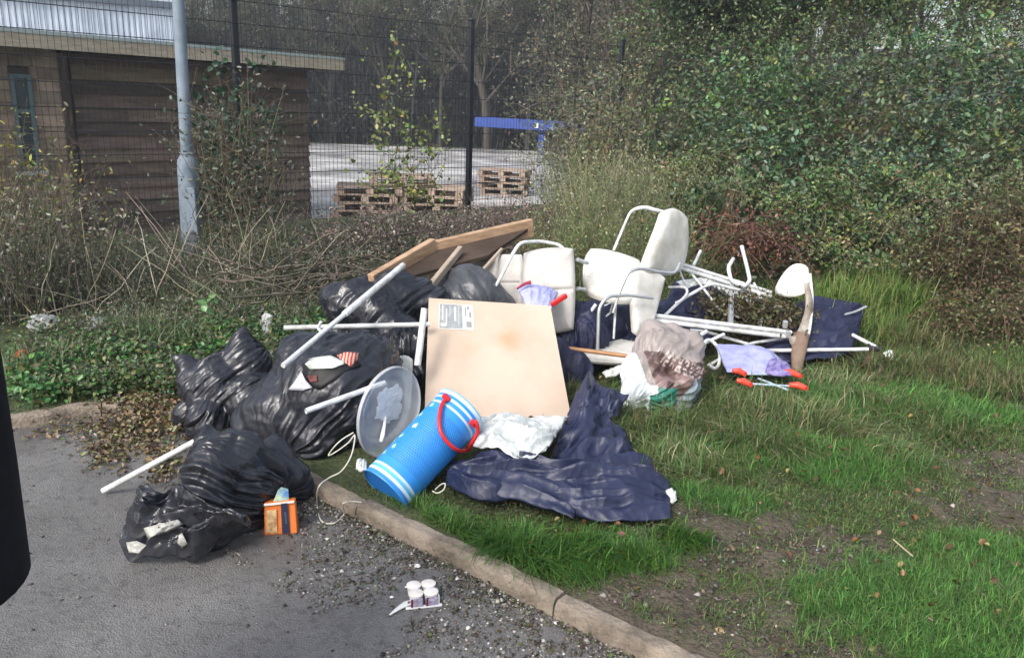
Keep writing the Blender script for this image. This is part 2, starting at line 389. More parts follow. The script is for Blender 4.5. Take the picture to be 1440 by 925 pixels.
# road sheet: grid clipped by kerb line
rx = grow(-4.5, 2, .12, 1.15, (-60, 60)); ry = grow(.4, 4, .12, 1.15, (-60, 6)); RX, RY = np.meshgrid(rx, ry)
ids = np.arange(RX.size).reshape(RX.shape); rz = .004 * n2(RX, RY, 1.5, 4)
RF = np.stack([ids[:-1, :-1], ids[:-1, 1:], ids[1:, 1:], ids[1:, :-1]], -1).reshape(-1, 4)
keep = (kerb_s(RX, RY).ravel()[RF].min(1) < .05); RF = RF[keep]
rzz = rz - np.where(kerb_s(RX, RY) > .06, .05, 0)
me = raw_mesh('road', np.stack([RX, RY, rzz], -1).reshape(-1, 3), RF, None, True)
def asphalt():
    m = bpy.data.materials.new('wet_asphalt'); m.use_nodes = True; nt = m.node_tree; N = nt.nodes; L = nt.links; b = N['Principled BSDF']
    tc = N.new('ShaderNodeTexCoord')
    big = N.new('ShaderNodeTexNoise'); big.inputs['Scale'].default_value = 1.6; big.inputs['Detail'].default_value = 7; big.inputs['Roughness'].default_value = .62
    fine = N.new('ShaderNodeTexVoronoi'); fine.inputs['Scale'].default_value = 150
    mid = N.new('ShaderNodeTexNoise'); mid.inputs['Scale'].default_value = 26; mid.inputs['Detail'].default_value = 6; mid.inputs['Roughness'].default_value = .7
    for n in (big, fine, mid): L.new(tc.outputs['Object'], n.inputs['Vector'])
    rp = N.new('ShaderNodeValToRGB'); rp.color_ramp.elements[0].position = .35; rp.color_ramp.elements[0].color = (.118, .112, .108, 1); rp.color_ramp.elements[1].position = .7; rp.color_ramp.elements[1].color = (.19, .184, .178, 1)
    L.new(big.outputs['Fac'], rp.inputs['Fac'])
    r2 = N.new('ShaderNodeValToRGB'); r2.color_ramp.elements[0].position = .33; r2.color_ramp.elements[0].color = (.3, .3, .3, 1); r2.color_ramp.elements[1].position = .5; r2.color_ramp.elements[1].color = (1, 1, 1, 1)
    L.new(mid.outputs['Fac'], r2.inputs['Fac'])
    mx = N.new('ShaderNodeMix'); mx.data_type = 'RGBA'; mx.blend_type = 'MULTIPLY'; mx.inputs[0].default_value = .6
    L.new(rp.outputs[0], mx.inputs[6]); L.new(r2.outputs[0], mx.inputs[7]); L.new(mx.outputs[2], b.inputs['Base Color'])
    mr = N.new('ShaderNodeMapRange'); mr.inputs[1].default_value = .35; mr.inputs[2].default_value = .65; mr.inputs[3].default_value = .18; mr.inputs[4].default_value = .55
    L.new(big.outputs['Fac'], mr.inputs[0]); L.new(mr.outputs[0], b.inputs['Roughness'])
    ad = N.new('ShaderNodeMath'); ad.operation = 'MULTIPLY_ADD'; ad.inputs[1].default_value = 1.1
    L.new(mid.outputs['Fac'], ad.inputs[0]); L.new(fine.outputs['Distance'], ad.inputs[2])
    bp = N.new('ShaderNodeBump'); bp.inputs['Strength'].default_value = .6; bp.inputs['Distance'].default_value = .005
    L.new(ad.outputs[0], bp.inputs['Height']); L.new(bp.outputs[0], b.inputs['Normal'])
    return m
M['asphalt'] = asphalt()
tag(link('road', me, M['asphalt']), kind='structure')

# kerb stones laid along the line, joints left open
kb = MB(); P2 = KPs; seg = np.hypot(*np.diff(P2, axis=0).T); cum = np.concatenate([[0], np.cumsum(seg)])
def kat(s): return np.array([np.interp(s, cum, P2[:, 0]), np.interp(s, cum, P2[:, 1])])
s0 = 0; KL = cum[-1]
sj = np.interp(np.linspace(0, 1, 2), [0, 1], [0, 1])
# joint phase: joints at px (500,705) and (820,845)
def s_of(p):
    dd = [(np.hypot(*(kat(s) - p)), s) for s in np.arange(0, KL, .01)]; return min(dd)[1]
j1 = s_of(G(500, 708, .065)[:2]); j2 = s_of(G(777, 843, .065)[:2]); KSL = .914
sj_ = j1 - KSL * int(j1 / KSL)
starts = [s for s in np.arange(sj_, KL, KSL)]
starts = sorted([s for s in starts if not (abs(s - j2) < .45)] + [j2])
for a, b in zip(starts[:-1], starts[1:]):
    mid_ = kat((a + b) / 2)
    if a > 40 or np.hypot(*mid_) > 12: continue
    n = max(4, int((b - a) / .02)); ss = np.linspace(a + .004, b - .004, n + 1); dz = RNG.normal(0, .004); dt = RNG.normal(0, .004)
    V = []; 
    for s in ss:
        p = kat(s); t = kat(s + .02) - kat(s - .02); t /= np.linalg.norm(t); nn = np.array([-t[1], t[0]])
        prof = [(-.0 + dt, -.05), (-.0 + dt, .03), (.004, .052), (.01, .061), (.018, .065), (.062, .065), (.068, .062), (.072, .052), (.072, -.05)]
        for (u, z) in prof:
            ch = (.006 * float(n2(np.array(p[0] + u * 3), np.array(p[1]), 14, 71)) - .008 * max(0, float(n2(np.array(p[0] + u * 2), np.array(p[1] + z * 3), 30, 72)) - .15)) if z > .02 else 0
            q = p + nn * (u + ch); V.append((q[0], q[1], z + dz + ch * .7))
    m_ = 9; F = [(k * m_ + j, k * m_ + j + 1, (k + 1) * m_ + j + 1, (k + 1) * m_ + j) for k in range(n) for j in range(m_ - 1)]
    F = [f[::-1] for f in F] + [tuple(range(m_)), tuple(n * m_ + j for j in range(m_))[::-1]]
    kb.add(V, F)
tag(kb.build('kerb', M['kerb'], None, True, 24), kind='structure')

# yard surface
ym = mat('wet_concrete_yard', (.3, .3, .3), .22, (.68, .67, .66), .5, .2, 8, spec=.5, rvar=.12)
yx = np.array([-60, -30, -15, -10, -5, 0, 4, 8]); yy = np.array([8, 12, 16, 22, 30, 42.]); YX, YY = np.meshgrid(yx, yy)
ids = np.arange(YX.size).reshape(YX.shape); me = raw_mesh('yard', np.stack([YX, YY, 0 * YX - .5], -1).reshape(-1, 3), np.stack([ids[:-1, :-1], ids[:-1, 1:], ids[1:, 1:], ids[1:, :-1]], -1).reshape(-1, 4))
tag(link('yard', me, ym), kind='structure')

# ------------------------------------------------------------------ gravel and litter
def stones(name, P, size, cols, m):
    n = len(P); base = np.array([[1, 0, 0], [-1, 0, 0], [0, 1, 0], [0, -1, 0], [0, 0, 1], [0, 0, -1.]])
    tris = np.array([[0, 2, 4], [2, 1, 4], [1, 3, 4], [3, 0, 4], [2, 0, 5], [1, 2, 5], [3, 1, 5], [0, 3, 5]])
    a = RNG.uniform(0, 6.28, n); ca, sa = np.cos(a), np.sin(a)
    B = base[None] * (1 + RNG.uniform(-.35, .35, (n, 6, 1))) * size[:, None, None] * np.array([1, .75, .5])
    B = np.stack([B[..., 0] * ca[:, None] - B[..., 1] * sa[:, None], B[..., 0] * sa[:, None] + B[..., 1] * ca[:, None], B[..., 2]], -1)
    B += RNG.normal(0, .12, B.shape) * size[:, None, None]
    V = P[:, None] + B; F = np.arange(n)[:, None, None] * 6 + tris[None]
    me = raw_mesh(name, V.reshape(-1, 3), F.reshape(-1, 3), np.repeat(cols, 6, 0)); return link(name, me, m)
M['stone'] = mat('stone', (1, 1, 1), .7, attr=True)
def near_kerb(n, s_lo, s_hi, pa, pb, pw=1.):
    """points on the road side of the kerb between two places on it"""
    sa, sb = s_of(G(*pa)[:2]), s_of(G(*pb)[:2])
    t = RNG.uniform(sa, sb, n); P = np.array([kat(v) for v in t]); T = np.array([kat(v + .05) - kat(v - .05) for v in t]); T = unit(T)
    N_ = np.stack([-T[:, 1], T[:, 0]], 1); u = s_lo + (s_hi - s_lo) * RNG.uniform(0, 1, n) ** pw
    return P - N_ * u[:, None], u
P_, u_ = near_kerb(14000, .0, .5, (420, 665), (1100, 975), 1.5)
keepn = n2(P_[:, 0], P_[:, 1], 6, 61) > -.5 + u_ * 1.3; P_ = P_[keepn]; n = len(P_)
sz = RNG.lognormal(math.log(.0038), .5, n).clip(.0015, .013)
cl = cvar(pick([(.2, .19, .17), (.11, .095, .08), (.42, .4, .37), (.06, .052, .04), (.08, .1, .04)], n, [4, 5, 1.2, 4, 1]), n, .3, .04)
tag(stones('gravel', np.column_stack([P_, sz * .3]), sz, cl, M['stone']), kind='stuff')
n = 700; P_ = np.column_stack([RNG.uniform(-2.2, .5, n), RNG.uniform(1.6, 3.4, n)]); k = kerb_s(P_[:, 0], P_[:, 1]) < -.02; P_ = P_[k]; n = len(P_)
sz = RNG.lognormal(math.log(.003), .5, n).clip(.0015, .011)
cl = cvar(pick([(.03, .028, .03), (.3, .29, .28), (.12, .11, .1)], n, [5, 1, 3]), n, .3)
tag(stones('grit', np.column_stack([P_, sz * .3]), sz, cl, M['stone']), kind='stuff')

n = 40000; P_ = np.column_stack([RNG.uniform(0, 3.5, n), RNG.uniform(1.8, 4.5, n)]); k = (kerb_s(P_[:, 0], P_[:, 1]) > .13) & (RNG.uniform(0, 1, n) < .08 + mud(P_[:, 0], P_[:, 1])); P_ = P_[k]; n = len(P_)
sz = RNG.lognormal(math.log(.005), .5, n).clip(.002, .018)
cl = cvar(pick([(.1, .083, .07), (.06, .048, .04), (.3, .28, .25), (.15, .13, .11)], n, [6, 5, .8, 2]), n, .3)
tag(stones('earth_clods', np.column_stack([P_, H(P_[:, 0], P_[:, 1]) + sz * .2]), sz, cl, M['stone']), kind='stuff')

def litter(name, P, size, cols, flat=1.2):
    f = Foliage(); f.leaves(P, size, cols, up=flat, aspect=.75, fold=.5, droop=.15); return f.build(name, M['leaf'])
lp = []; 
for (px, py, sx, sy, nn_) in [(200, 612, 55, 30, 800), (150, 636, 34, 24, 300), (230, 655, 22, 26, 260), (120, 604, 50, 8, 150), (195, 590, 44, 14, 400), (60, 614, 40, 8, 40), (215, 572, 30, 14, 350), (205, 574, 36, 12, 500), (240, 590, 30, 22, 400)]:
    a = np.column_stack([RNG.normal(px, sx * .6, nn_), RNG.normal(py, sy * .6, nn_)])
    w = np.array([G(q[0], q[1], 0.0) for q in a]); ks = kerb_s(w[:, 0], w[:, 1]); w[:, 2] = np.maximum(H(w[:, 0], w[:, 1]), np.where(ks > -.01, .065, 0)) + .065 * np.exp(-(ks.clip(-9, 0) / .09) ** 2) * (ks <= -.01) * RNG.uniform(0, 1, nn_) + RNG.uniform(.002, .028, nn_) * np.exp(-((a[:, 0] - px) / sx) ** 2); lp.append(w)
lp = np.concatenate(lp)
tag(litter('leaf_litter', lp, RNG.uniform(.01, .034, len(lp)), cvar(pick([(.17, .12, .06), (.24, .18, .09), (.09, .065, .04), (.15, .16, .06), (.36, .3, .2)], len(lp), [4, 3, 4, 2, 1]), len(lp))), kind='stuff')
P_, u_ = near_kerb(700, -.0, .35, (420, 665), (1000, 925), 1.6)
tag(litter('fallen_debris', np.column_stack([P_, np.full(len(P_), .006)]), RNG.uniform(.006, .02, len(P_)), cvar(pick([(.1, .065, .035), (.05, .035, .02), (.2, .16, .1), (.07, .1, .03)], len(P_)), len(P_))), kind='stuff')
# leaves over the verge
n = 1500; P_ = np.column_stack([RNG.uniform(-.6, 4.5, n), RNG.uniform(1.9, 6.5, n)]); P_ = P_[kerb_s(P_[:, 0], P_[:, 1]) > .14]; n = len(P_)
pz = H(P_[:, 0], P_[:, 1]) + RNG.uniform(.012, .05, n) * (1 - mud(P_[:, 0], P_[:, 1]) * .8)
tag(litter('scattered_dead_leaves', np.column_stack([P_, pz]), RNG.uniform(.012, .035, n), cvar(pick([(.2, .1, .04), (.1, .06, .03), (.3, .22, .12), (.28, .24, .08)], n, [2, 4, 1, 1]), n)), kind='stuff')

# ------------------------------------------------------------------ grass
def on_ground(P2): return np.column_stack([P2, H(P2[:, 0], P2[:, 1])])
GR = [(.085, .19, .045), (.13, .24, .06), (.17, .25, .08), (.08, .15, .05)]
EXC = [(790, 690, .48, .14), (890, 700, .22, .12), (700, 670, .25, .13), (840, 640, .14, .2), (740, 620, .3, .2), (930, 560, .22, .16), (560, 700, .1, .06), (700, 590, .4, .3), (460, 620, .4, .4), (1150, 490, .5, .3), (1070, 530, .25, .12), (860, 520, .3, .15), (1000, 500, .5, .3)]
EW = [(G(a, b, .12)[0], G(a, b, .12)[1], c, d) for a, b, c, d in EXC]
def excl(x, y):
    m = np.zeros(np.shape(x), bool)
    for cx, cy, a, b in EW: m |= np.hypot((x - cx) / a, (y - cy) / b) < 1
    return m
f = Foliage()
def scatter(n, x0, x1, y0, y1): return np.column_stack([RNG.uniform(x0, x1, n), RNG.uniform(y0, y1, n)])
# vigorous green areas (in photo pixels)
LUSH = [(1330, 850, .5, .35), (1400, 780, .35, .2), (1220, 850, .22, .14), (780, 765, .45, .12), (720, 740, .14, .13), (1010, 700, .25, .14), (880, 750, .3, .08), (1180, 640, .4, .25), (1000, 640, .3, .2), (620, 710, .12, .07),
        (1350, 560, .6, .4), (1200, 560, .4, .3), (1420, 900, .2, .2), (560, 690, .15, .05)]
LW = [(G(a, b, .12)[0], G(a, b, .12)[1], c, d) for a, b, c, d in LUSH]
def lush(x, y):
    m = np.zeros(x.shape); nz = .3 * n2(x, y, 5, 77)
    for cx, cy, a, b in LW: m = np.maximum(m, 1 - sst(.6, 1.3, np.hypot((x - cx) / a, (y - cy) / b) + nz))
    return m
for (n, x0, x1, y0, y1, w, hh) in [(290000, -.8, 3.3, 1.75, 3.6, .0026, 1.), (175000, -.4, 5.6, 3.4, 5.4, .004, 1.25), (80000, 0, 9, 5.0, 8, .006, 1.5)]:
    P_ = scatter(n, x0, x1, y0, y1); x, y = P_.T; s = kerb_s(x, y); md = mud(x, y); lu = lush(x, y); pt = n2(x, y, 3.2, 40); pf = n2(x, y, 11, 43)
    dens = (.5 + .6 * lu + .3 * pt + .35 * pf).clip(.12, 1) * (1 - md * np.where(n2(x, y, 7, 88) > .1, .8, .96))
    k = (s > .115) & (RNG.uniform(0, 1, n) < dens) & ~excl(x, y) & (x < 1.0 * y + 1.2)
    P_ = P_[k]; lu = lu[k]; pt = pt[k]; n = len(P_)
    base = pick(GR, n, [3, 3, 2, 2]); dry = (RNG.uniform(0, 1, n) < (.14 + .2 * pt - .12 * lu).clip(.02, 1)); base[dry] = pick([(.28, .26, .14), (.17, .18, .08), (.13, .11, .06)], dry.sum(), [2, 4, 1.5])
    base[~dry] = base[~dry] * np.where(lu[~dry, None] > .5, [[.92, 1.1, .95]], [[1.05, .97, 1.]])
    h = RNG.uniform(.022, .06, n) * hh * (.75 + .8 * lu + .5 * n2(P_[:, 0], P_[:, 1], 6, 91))
    f.blades(on_ground(P_) - [0, 0, .006], h, w * RNG.uniform(.6, 1.3, n), cvar(base, n, .3, .1), lean=1.5)
n = 110000; P_ = scatter(n, -.6, 4.5, 1.8, 6.5); x, y = P_.T; k = (kerb_s(x, y) > .12) & (RNG.uniform(0, 1, n) < 1 - .8 * mud(x, y)) & (x < y + 1.2); P_ = P_[k]; n = len(P_)
q = on_ground(P_) + np.column_stack([np.zeros((n, 2)), RNG.uniform(.003, .02, n)])
f.leaves(q, RNG.uniform(.006, .02, n), cvar(pick([(.08, .13, .03), (.12, .12, .05), (.05, .09, .03), (.2, .16, .08), (.07, .05, .03)], n, [4, 3, 3, 1.2, 2]), n, .3), up=.8, aspect=.4)
go = f.build('grass', M['grass']); tag(go, 'short green and straw coloured grass covering the verge', 'grass', kind='stuff')

# long arching tussocks
f = Foliage()
TU = [(880, 600, 40, .14), (930, 590, 60, .16), (985, 600, 70, .17), (1040, 610, 60, .16), (1100, 620, 50, .14), (960, 640, 60, .13), (1020, 660, 50, .12), (900, 650, 40, .1), (1080, 570, 60, .15), (1140, 580, 50, .15), (1180, 600, 40, .14),
      (1220, 560, 60, .12), (1280, 570, 60, .12), (1340, 600, 50, .1), (1250, 630, 50, .1), (1180, 530, 60, .13), (1300, 520, 70, .12), (1400, 540, 60, .12), (1050, 550, 50, .14), (1000, 570, 50, .15), (870, 575, 30, .12),
      (700, 745, 45, .11), (740, 760, 60, .12), (790, 755, 60, .11), (690, 775, 35, .1), (850, 760, 45, .08), (650, 725, 40, .07), (600, 715, 30, .08), (590, 728, 25, .06), (910, 765, 35, .07), (960, 740, 40, .08),
      (1240, 500, 50, .14), (800, 545, 30, .12), (770, 480, 20, .1)]
for px, py, sx, hh in TU:
    n = 420; c = G(px, py, .14); dx = sx / FPX * c[1] * .5
    P_ = c[:2] + RNG.normal(0, 1, (n, 2)) * [dx, dx * .8]; P_ = P_[(kerb_s(P_[:, 0], P_[:, 1]) > .1) & ~excl(P_[:, 0], P_[:, 1])]; n = len(P_)
    base = pick([(.09, .17, .05), (.14, .21, .07), (.22, .22, .1), (.42, .38, .24), (.22, .16, .09)], n, [4, 4, 2.5, 1.1, .5]) if py < 690 else pick([(.04, .12, .02), (.06, .16, .025), (.1, .17, .03)], n)
    a = RNG.uniform(0, 6.28) ; dirs = unit(np.column_stack([np.cos(a) + RNG.normal(0, .9, n), np.sin(a) - .3 + RNG.normal(0, .9, n), np.zeros(n)]))
    f.blades(on_ground(P_), RNG.uniform(.5, 1.4, n) * hh, RNG.uniform(.003, .006, n), cvar(base, n, .22, .08), lean=1.7, dirs=dirs, curl=1.)
# bright tussocks by the brown bush, and behind chairs
for px, py, sx, hh, kind in [(1180, 408, 50, .3, 0), (1225, 395, 60, .34, 0), (1265, 405, 50, .3, 0), (1200, 430, 70, .24, 0), (1280, 440, 60, .15, 3), (1330, 480, 80, .13, 3), (1240, 470, 70, .14, 3), (1400, 500, 70, .14, 3),
                             (850, 330, 50, .42, 1), (900, 320, 50, .4, 1), (820, 310, 50, .45, 1), (880, 280, 60, .5, 2), (940, 270, 50, .5, 2), (840, 260, 60, .5, 2), (990, 330, 40, .3, 1), (1060, 350, 40, .3, 1), (1110, 360, 40, .3, 3), (1150, 380, 40, .3, 3)]:
    n = 700; z0 = .3; c = G(px, py, z0); c = c if c[1] < 8.5 else D(px, py, 8.5); dx = sx / FPX * c[1] * .55
    P_ = c[:2] + RNG.normal(0, 1, (n, 2)) * [dx, dx * .9]; P_ = P_[~excl(P_[:, 0], P_[:, 1])]; n = len(P_)
    cs = [[(.1, .2, .04), (.15, .25, .06), (.22, .25, .08)], [(.12, .18, .06), (.17, .2, .08), (.25, .23, .13), (.14, .12, .06)], [(.3, .28, .18), (.22, .23, .13), (.15, .19, .08)], [(.08, .14, .04), (.13, .17, .06), (.18, .15, .07), (.12, .08, .05)]][kind]
    f.blades(on_ground(P_), RNG.uniform(.5, 1.3, n) * hh, RNG.uniform(.004, .009, n), cvar(pick(cs, n), n, .28, .08), lean=1.2)
tag(f.build('long_grass', M['grass']), 'longer arching grass and straw tufts over the verge', 'grass', kind='stuff')
#PART2
# ------------------------------------------------------------------ mesh fence
fence = empty('mesh_fence', (FA[0], FA[1], 0), 'tall black welded mesh fence with square posts in front of the timber hut', 'fence')
posts = [D(327, 0, 8.0)[:2], D(663, 38, 10.0)[:2], D(875, 65, 12.0)[:2]]
d_ = posts[0] - posts[1]; posts = [posts[0] + d_ * 1.9, posts[0] + d_ * .95] + posts + [posts[2] + (posts[2] - posts[1])]
FTOP = 2.5
for i, p in enumerate(posts):
    g = float(H(p[0], p[1])); m = MB(); m.box((p[0], p[1], (FTOP + .06 + g - .1) / 2), (.062, .062, FTOP + .06 - g + .1), ((FD[0], FD[1], 0), (FN[0], FN[1], 0), (0, 0, 1)), bev=.004)
    m.box((p[0], p[1], FTOP + .075), (.072, .072, .02), ((FD[0], FD[1], 0), (FN[0], FN[1], 0), (0, 0, 1)), bev=.004)
    m.build('post', M['fence'], fence)
for a, b in zip(posts[:-1], posts[1:]):
    d = b - a; L_ = np.hypot(*d); d /= L_; m = MB(); g0 = float(min(H(a[0], a[1]), H(b[0], b[1]))) + .05; m_n = np.array([-d[1], d[0]]) * -.036
    nv = int(L_ / .05)
    for k in range(nv + 1):
        q = a + d * (k * L_ / nv) + m_n; m.tube([(q[0], q[1], g0), (q[0], q[1], FTOP)], .0022, 4)
    for z in np.arange(FTOP - .02, g0, -.2):
        for zz in (z,):
            A = a + m_n * 1.12; B = b + m_n * 1.12; m.tube([(A[0], A[1], zz), (B[0], B[1], zz)], .004, 4)
    m.build('wire_panel', M['fence'], fence)

# ------------------------------------------------------------------ lamp post
lb = D(270, 352, 7.2); lt = D(254, 60, 7.2); lb[2] = float(H(lb[0], lb[1])) - .05
ax = lt - D(264, 230, 7.2); bz = D(264, 235, 7.2)
lamp = empty('lamp_post', (lb[0], lb[1], lb[2]), 'grey galvanised steel lamp post with a thicker base section in front of the mesh fence', 'lamp post')
m = MB(); x0, y0 = lb[0], lb[1]; lean = (lt[:2] - lb[:2]) / (lt[2] - lb[2])
def lp_(z): return (x0 + lean[0] * (z - lb[2]), y0 + lean[1] * (z - lb[2]), z)
zt = D(262, 218, 7.2)[2]
m.tube([lp_(z) for z in (lb[2], lb[2] + .2, zt - .12, zt - .05, zt)], [.088, .088, .088, .084, .056], 24); m.build('base_section', M['galv'], lamp, True, 35)
m = MB(); m.tube([lp_(z) for z in (zt - .01, zt + .02, 3.2, 5.2)], [.053, .052, .048, .04], 20); m.build('column', M['galv'], lamp, True, 35)
m = MB(); m.tube([lp_(zt + .012), lp_(zt + .03)], [.062, .055], 20); m.build('collar', M['galv'], lamp, True, 35)
m = MB(); q = np.array(lp_(lb[2] + .45)); m.box(q + [.05, -.082, 0], (.085, .02, .4), bev=.006); m.build('access_door', M['galv'], lamp)
m = MB(); q = np.array(lp_(5.2)); m.tube([q, q + [0, -.05, .3], q + [.1, -.5, .5]], [.03, .028, .025], 10, smooth=5); m.box(q + [.14, -.75, .52], (.2, .5, .1), bev=.03); m.build('lamp_head', M['galv'], lamp, True, 35)

# ------------------------------------------------------------------ timber hut
hA = D(97, 90, 11.5)[:2]; hB = D(430, 96, 14.6)[:2]; hd = unit(hB - hA); hn = np.array([hd[1], -hd[0]])  # outward normal
ZR = 2.12
hut = empty('timber_hut', (hA[0], hA[1], -.5), 'low brown timber clad hut with a flat felt roof and pale fascia board', 'hut')
Lw = np.hypot(*(hB - hA))
def hp(s, o, z): q = hA + hd * s + hn * o; return (q[0], q[1], z)
wm = mat('dark_cladding', (.07, .05, .04), .8, (.13, .1, .08), 2.5, .4, 30, stretch=(1, 1, 6), attr=True)
m = MB(); z = -.5; k = 0
while z < ZR - .001:
    h = min(.19, ZR - z); c = .55 + .95 * RNG.random(); z2 = z + h
    V = [hp(0, .03, z), hp(Lw, .03, z), hp(Lw, .006, z2), hp(0, .006, z2), hp(0, -.05, z), hp(Lw, -.05, z)]
    # split board at random joints
    cuts = [0] + sorted(RNG.uniform(.5, Lw - .5, 2)) + [Lw]
    for s0_, s1_ in zip(cuts[:-1], cuts[1:]):
        c2 = c * RNG.uniform(.8, 1.2); o = RNG.normal(0, .002)
        V = [hp(s0_, .055 + o, z), hp(s1_ - .004, .055 + o, z), hp(s1_ - .004, .008 + o, z2), hp(s0_, .008 + o, z2), hp(s1_ - .004, -.04, z), hp(s0_, -.04, z)]
        m.add(V, [(0, 1, 2, 3), (5, 4, 1, 0)], (c2, c2 * RNG.uniform(.9, 1.05), c2 * RNG.uniform(.85, 1.05)))
    z = z2
m.build('clad_wall', wm, hut)
m = MB(); c_ = hA + hd * Lw / 2 - hn * 2.05; m.box((c_[0], c_[1], (ZR - .5) / 2), (Lw - .01, 4.0, ZR + .5), ((hd[0], hd[1], 0), (hn[0], hn[1], 0), (0, 0, 1))); m.build('side_wall', mat('hut_wall', (.07, .05, .04), .8, (.1, .08, .065), 4), hut)
# projecting pier with narrow window, in pale weathered shingles
pm = mat('pale_shingle', (.13, .1, .075), .8, (.24, .19, .145), 5, .4, 40, attr=True)
LP = 5.0; PO = .34
w0, w1 = 1.02, 1.42  # window from pier edge leftwards, computed below
def s_at(px, py):  # distance along wall plane (offset PO) for a pixel
    d = ray(px, py); a = hA + hn * PO
    # solve CAM + t*d on plane
    t = ((a - CAM[:2]) @ hn) / (d[:2] @ hn); q = CAM + t * d; return (q[:2] - a) @ hd, q[2]
sR, _ = s_at(88, 150); sW1, zW1 = s_at(38, 105); sW0, zW0 = s_at(14, 110); _, zWb = s_at(30, 240)
m = MB(); z = -.5
def addshingle(s0_, s1_, z, z2):
    c2 = RNG.uniform(.65, 1.25); o = RNG.normal(0, .004) + PO
    m.add([hp(s0_ + .004, o + .012, z + .004), hp(s1_ - .004, o + .012, z + .004), hp(s1_ - .004, o, z2), hp(s0_ + .004, o, z2), hp(s0_ + .004, o - .03, z), hp(s1_ - .004, o - .03, z)], [(0, 1, 2, 3), (5, 4, 1, 0)], (c2, c2 * RNG.uniform(.92, 1.04), c2 * RNG.uniform(.85, 1.)))
while z < ZR:
    z2 = min(z + .15, ZR); s = sR
    while s > sR - LP:
        wd = RNG.uniform(.22, .42); a, b = s - wd, s
        if z2 > zWb and z < zW1:
            if b > sW0 - .02 and a < sW1 + .02:
                if b > sW1 + .02: addshingle(sW1 + .02, b, z, z2)
                s = sW0 - .02; continue
        addshingle(a, b, z, z2); s = a
    z = z2
c_ = hA + hd * (sR - LP / 2) + hn * (PO - .2)
pier = m.build('shingle_wall', pm, hut)
m = MB(); m.box((c_[0] - hn[0] * .1, c_[1] - hn[1] * .1, (ZR - .5) / 2), (LP - .01, .5, ZR + .5), ((hd[0], hd[1], 0), (hn[0], hn[1], 0), (0, 0, 1))); m.build('wall_core', mat('hut_core', (.06, .045, .035), .9), hut)
teal = mat('teal_frame', (.06, .1, .11), .5); gl = mat('window_glass', (.03, .05, .055), .08, spec=.8)
m = MB(); cw = (sW0 + sW1) / 2; ww = abs(sW1 - sW0); zc = (zW1 + zWb) / 2; hh = zW1 - zWb; A3 = ((hd[0], hd[1], 0), (hn[0], hn[1], 0), (0, 0, 1))
for (s_, z_, a_, b_) in [(sW0, zc, .05, hh), (sW1, zc, .05, hh)]: m.box(hp(s_, PO + .02, z_), (a_, .07, b_), A3, bev=.004)
for z_ in (zW1 - .025, zWb + .025, zc + .12 * hh): m.box(hp(cw, PO + .018, z_), (ww - .05, .06, .05), A3, bev=.004)
wf = m.build('window', teal, hut)
m = MB(); m.box(hp(cw, PO + .052, zWb - .03), (ww + .16, .12, .045), A3, bev=.006); m.build('sill', mat('sill_grey', (.3, .34, .36), .5), wf)
m = MB(); m.box(hp(cw, PO + .03 - .022, zc), (ww - .05, .012, hh - .05), A3); m.build('pane', gl, wf)
# roof
m = MB(); sa, sb = sR - LP - .2, Lw + .32
c_ = hA + hd * (sa + sb) / 2 + hn * (.62 - 2.5); m.box((c_[0], c_[1], ZR + .19), (sb - sa - .06, 4.94, .06), A3, bev=.01)
roof = m.build('roof', mat('roof_felt', (.06, .085, .08), .5, (.1, .13, .12), 3), hut)
m = MB(); m.box(hp((sa + sb) / 2, .64, ZR + .085), (sb - sa, .03, .17), A3, bev=.003)
q0 = hA + hd * (sb - .015) + hn * (.62 - 2.5); m.box((q0[0], q0[1], ZR + .085), (.03, 4.96, .17), A3, bev=.003); m.build('fascia', mat('fascia_board', (.24, .2, .15), .7, (.4, .35, .27), 4, stretch=(1, 1, 8)), roof)
m = MB(); m.box(((c_[0]), c_[1], ZR + .05), (sb - sa - .08, 4.9, .02), A3); m.build('soffit', mat('soffit', (.07, .05, .04), .8), roof)
m = MB(); m.box(hp((sa + sb) / 2, .655, ZR + .19), (sb - sa + .02, .02, .035), A3); m.build('drip_trim', mat('drip', (.3, .36, .36), .4), roof)

# ------------------------------------------------------------------ grey metal shed far left
sh = D(258, 40, 34.0); shz = D(240, 9, 34)[2]; wd_ = unit(np.array([-.9, -.42])); bd_ = unit(np.array([-.44, .9])); on_ = np.array([.42, -.9]) 
shed = empty('metal_shed', (sh[0] - 8, sh[1] - 2, -.5), 'big pale blue grey corrugated metal shed behind the hut', 'shed')
m = MB(); V = []; n = 110; w = .2
for k in range(n * 4 + 1):
    ph = k % 4; s_ = (k // 4) * w + [0, .02, .08, .1][ph]; q = sh[:2] + wd_ * s_ + on_ * (0 if ph in (0, 3) else .045); V += [(q[0], q[1], -.5), (q[0], q[1], shz)]
m.add(V, [(2 * k, 2 * k + 1, 2 * k + 3, 2 * k + 2) for k in range(n * 4)]); m.build('corrugated_wall', mat('pale_blue_grey_sheet', (.3, .36, .44), .5, (.44, .5, .58), .9, spec=.4), shed)
e1 = sh[:2] - wd_ * .15 + on_ * .12; e2 = sh[:2] + wd_ * n * w + on_ * .12
m = MB(); m.bar((e1[0], e1[1], shz), (e2[0], e2[1], shz), .25, .24, bev=.02); m.build('gutter', mat('gutter_dark', (.06, .08, .11), .5), shed)
r1 = [sh[:2] + bd_ * t for t in (-.1, 8, 16)]; r2 = [q + wd_ * n * w for q in r1]
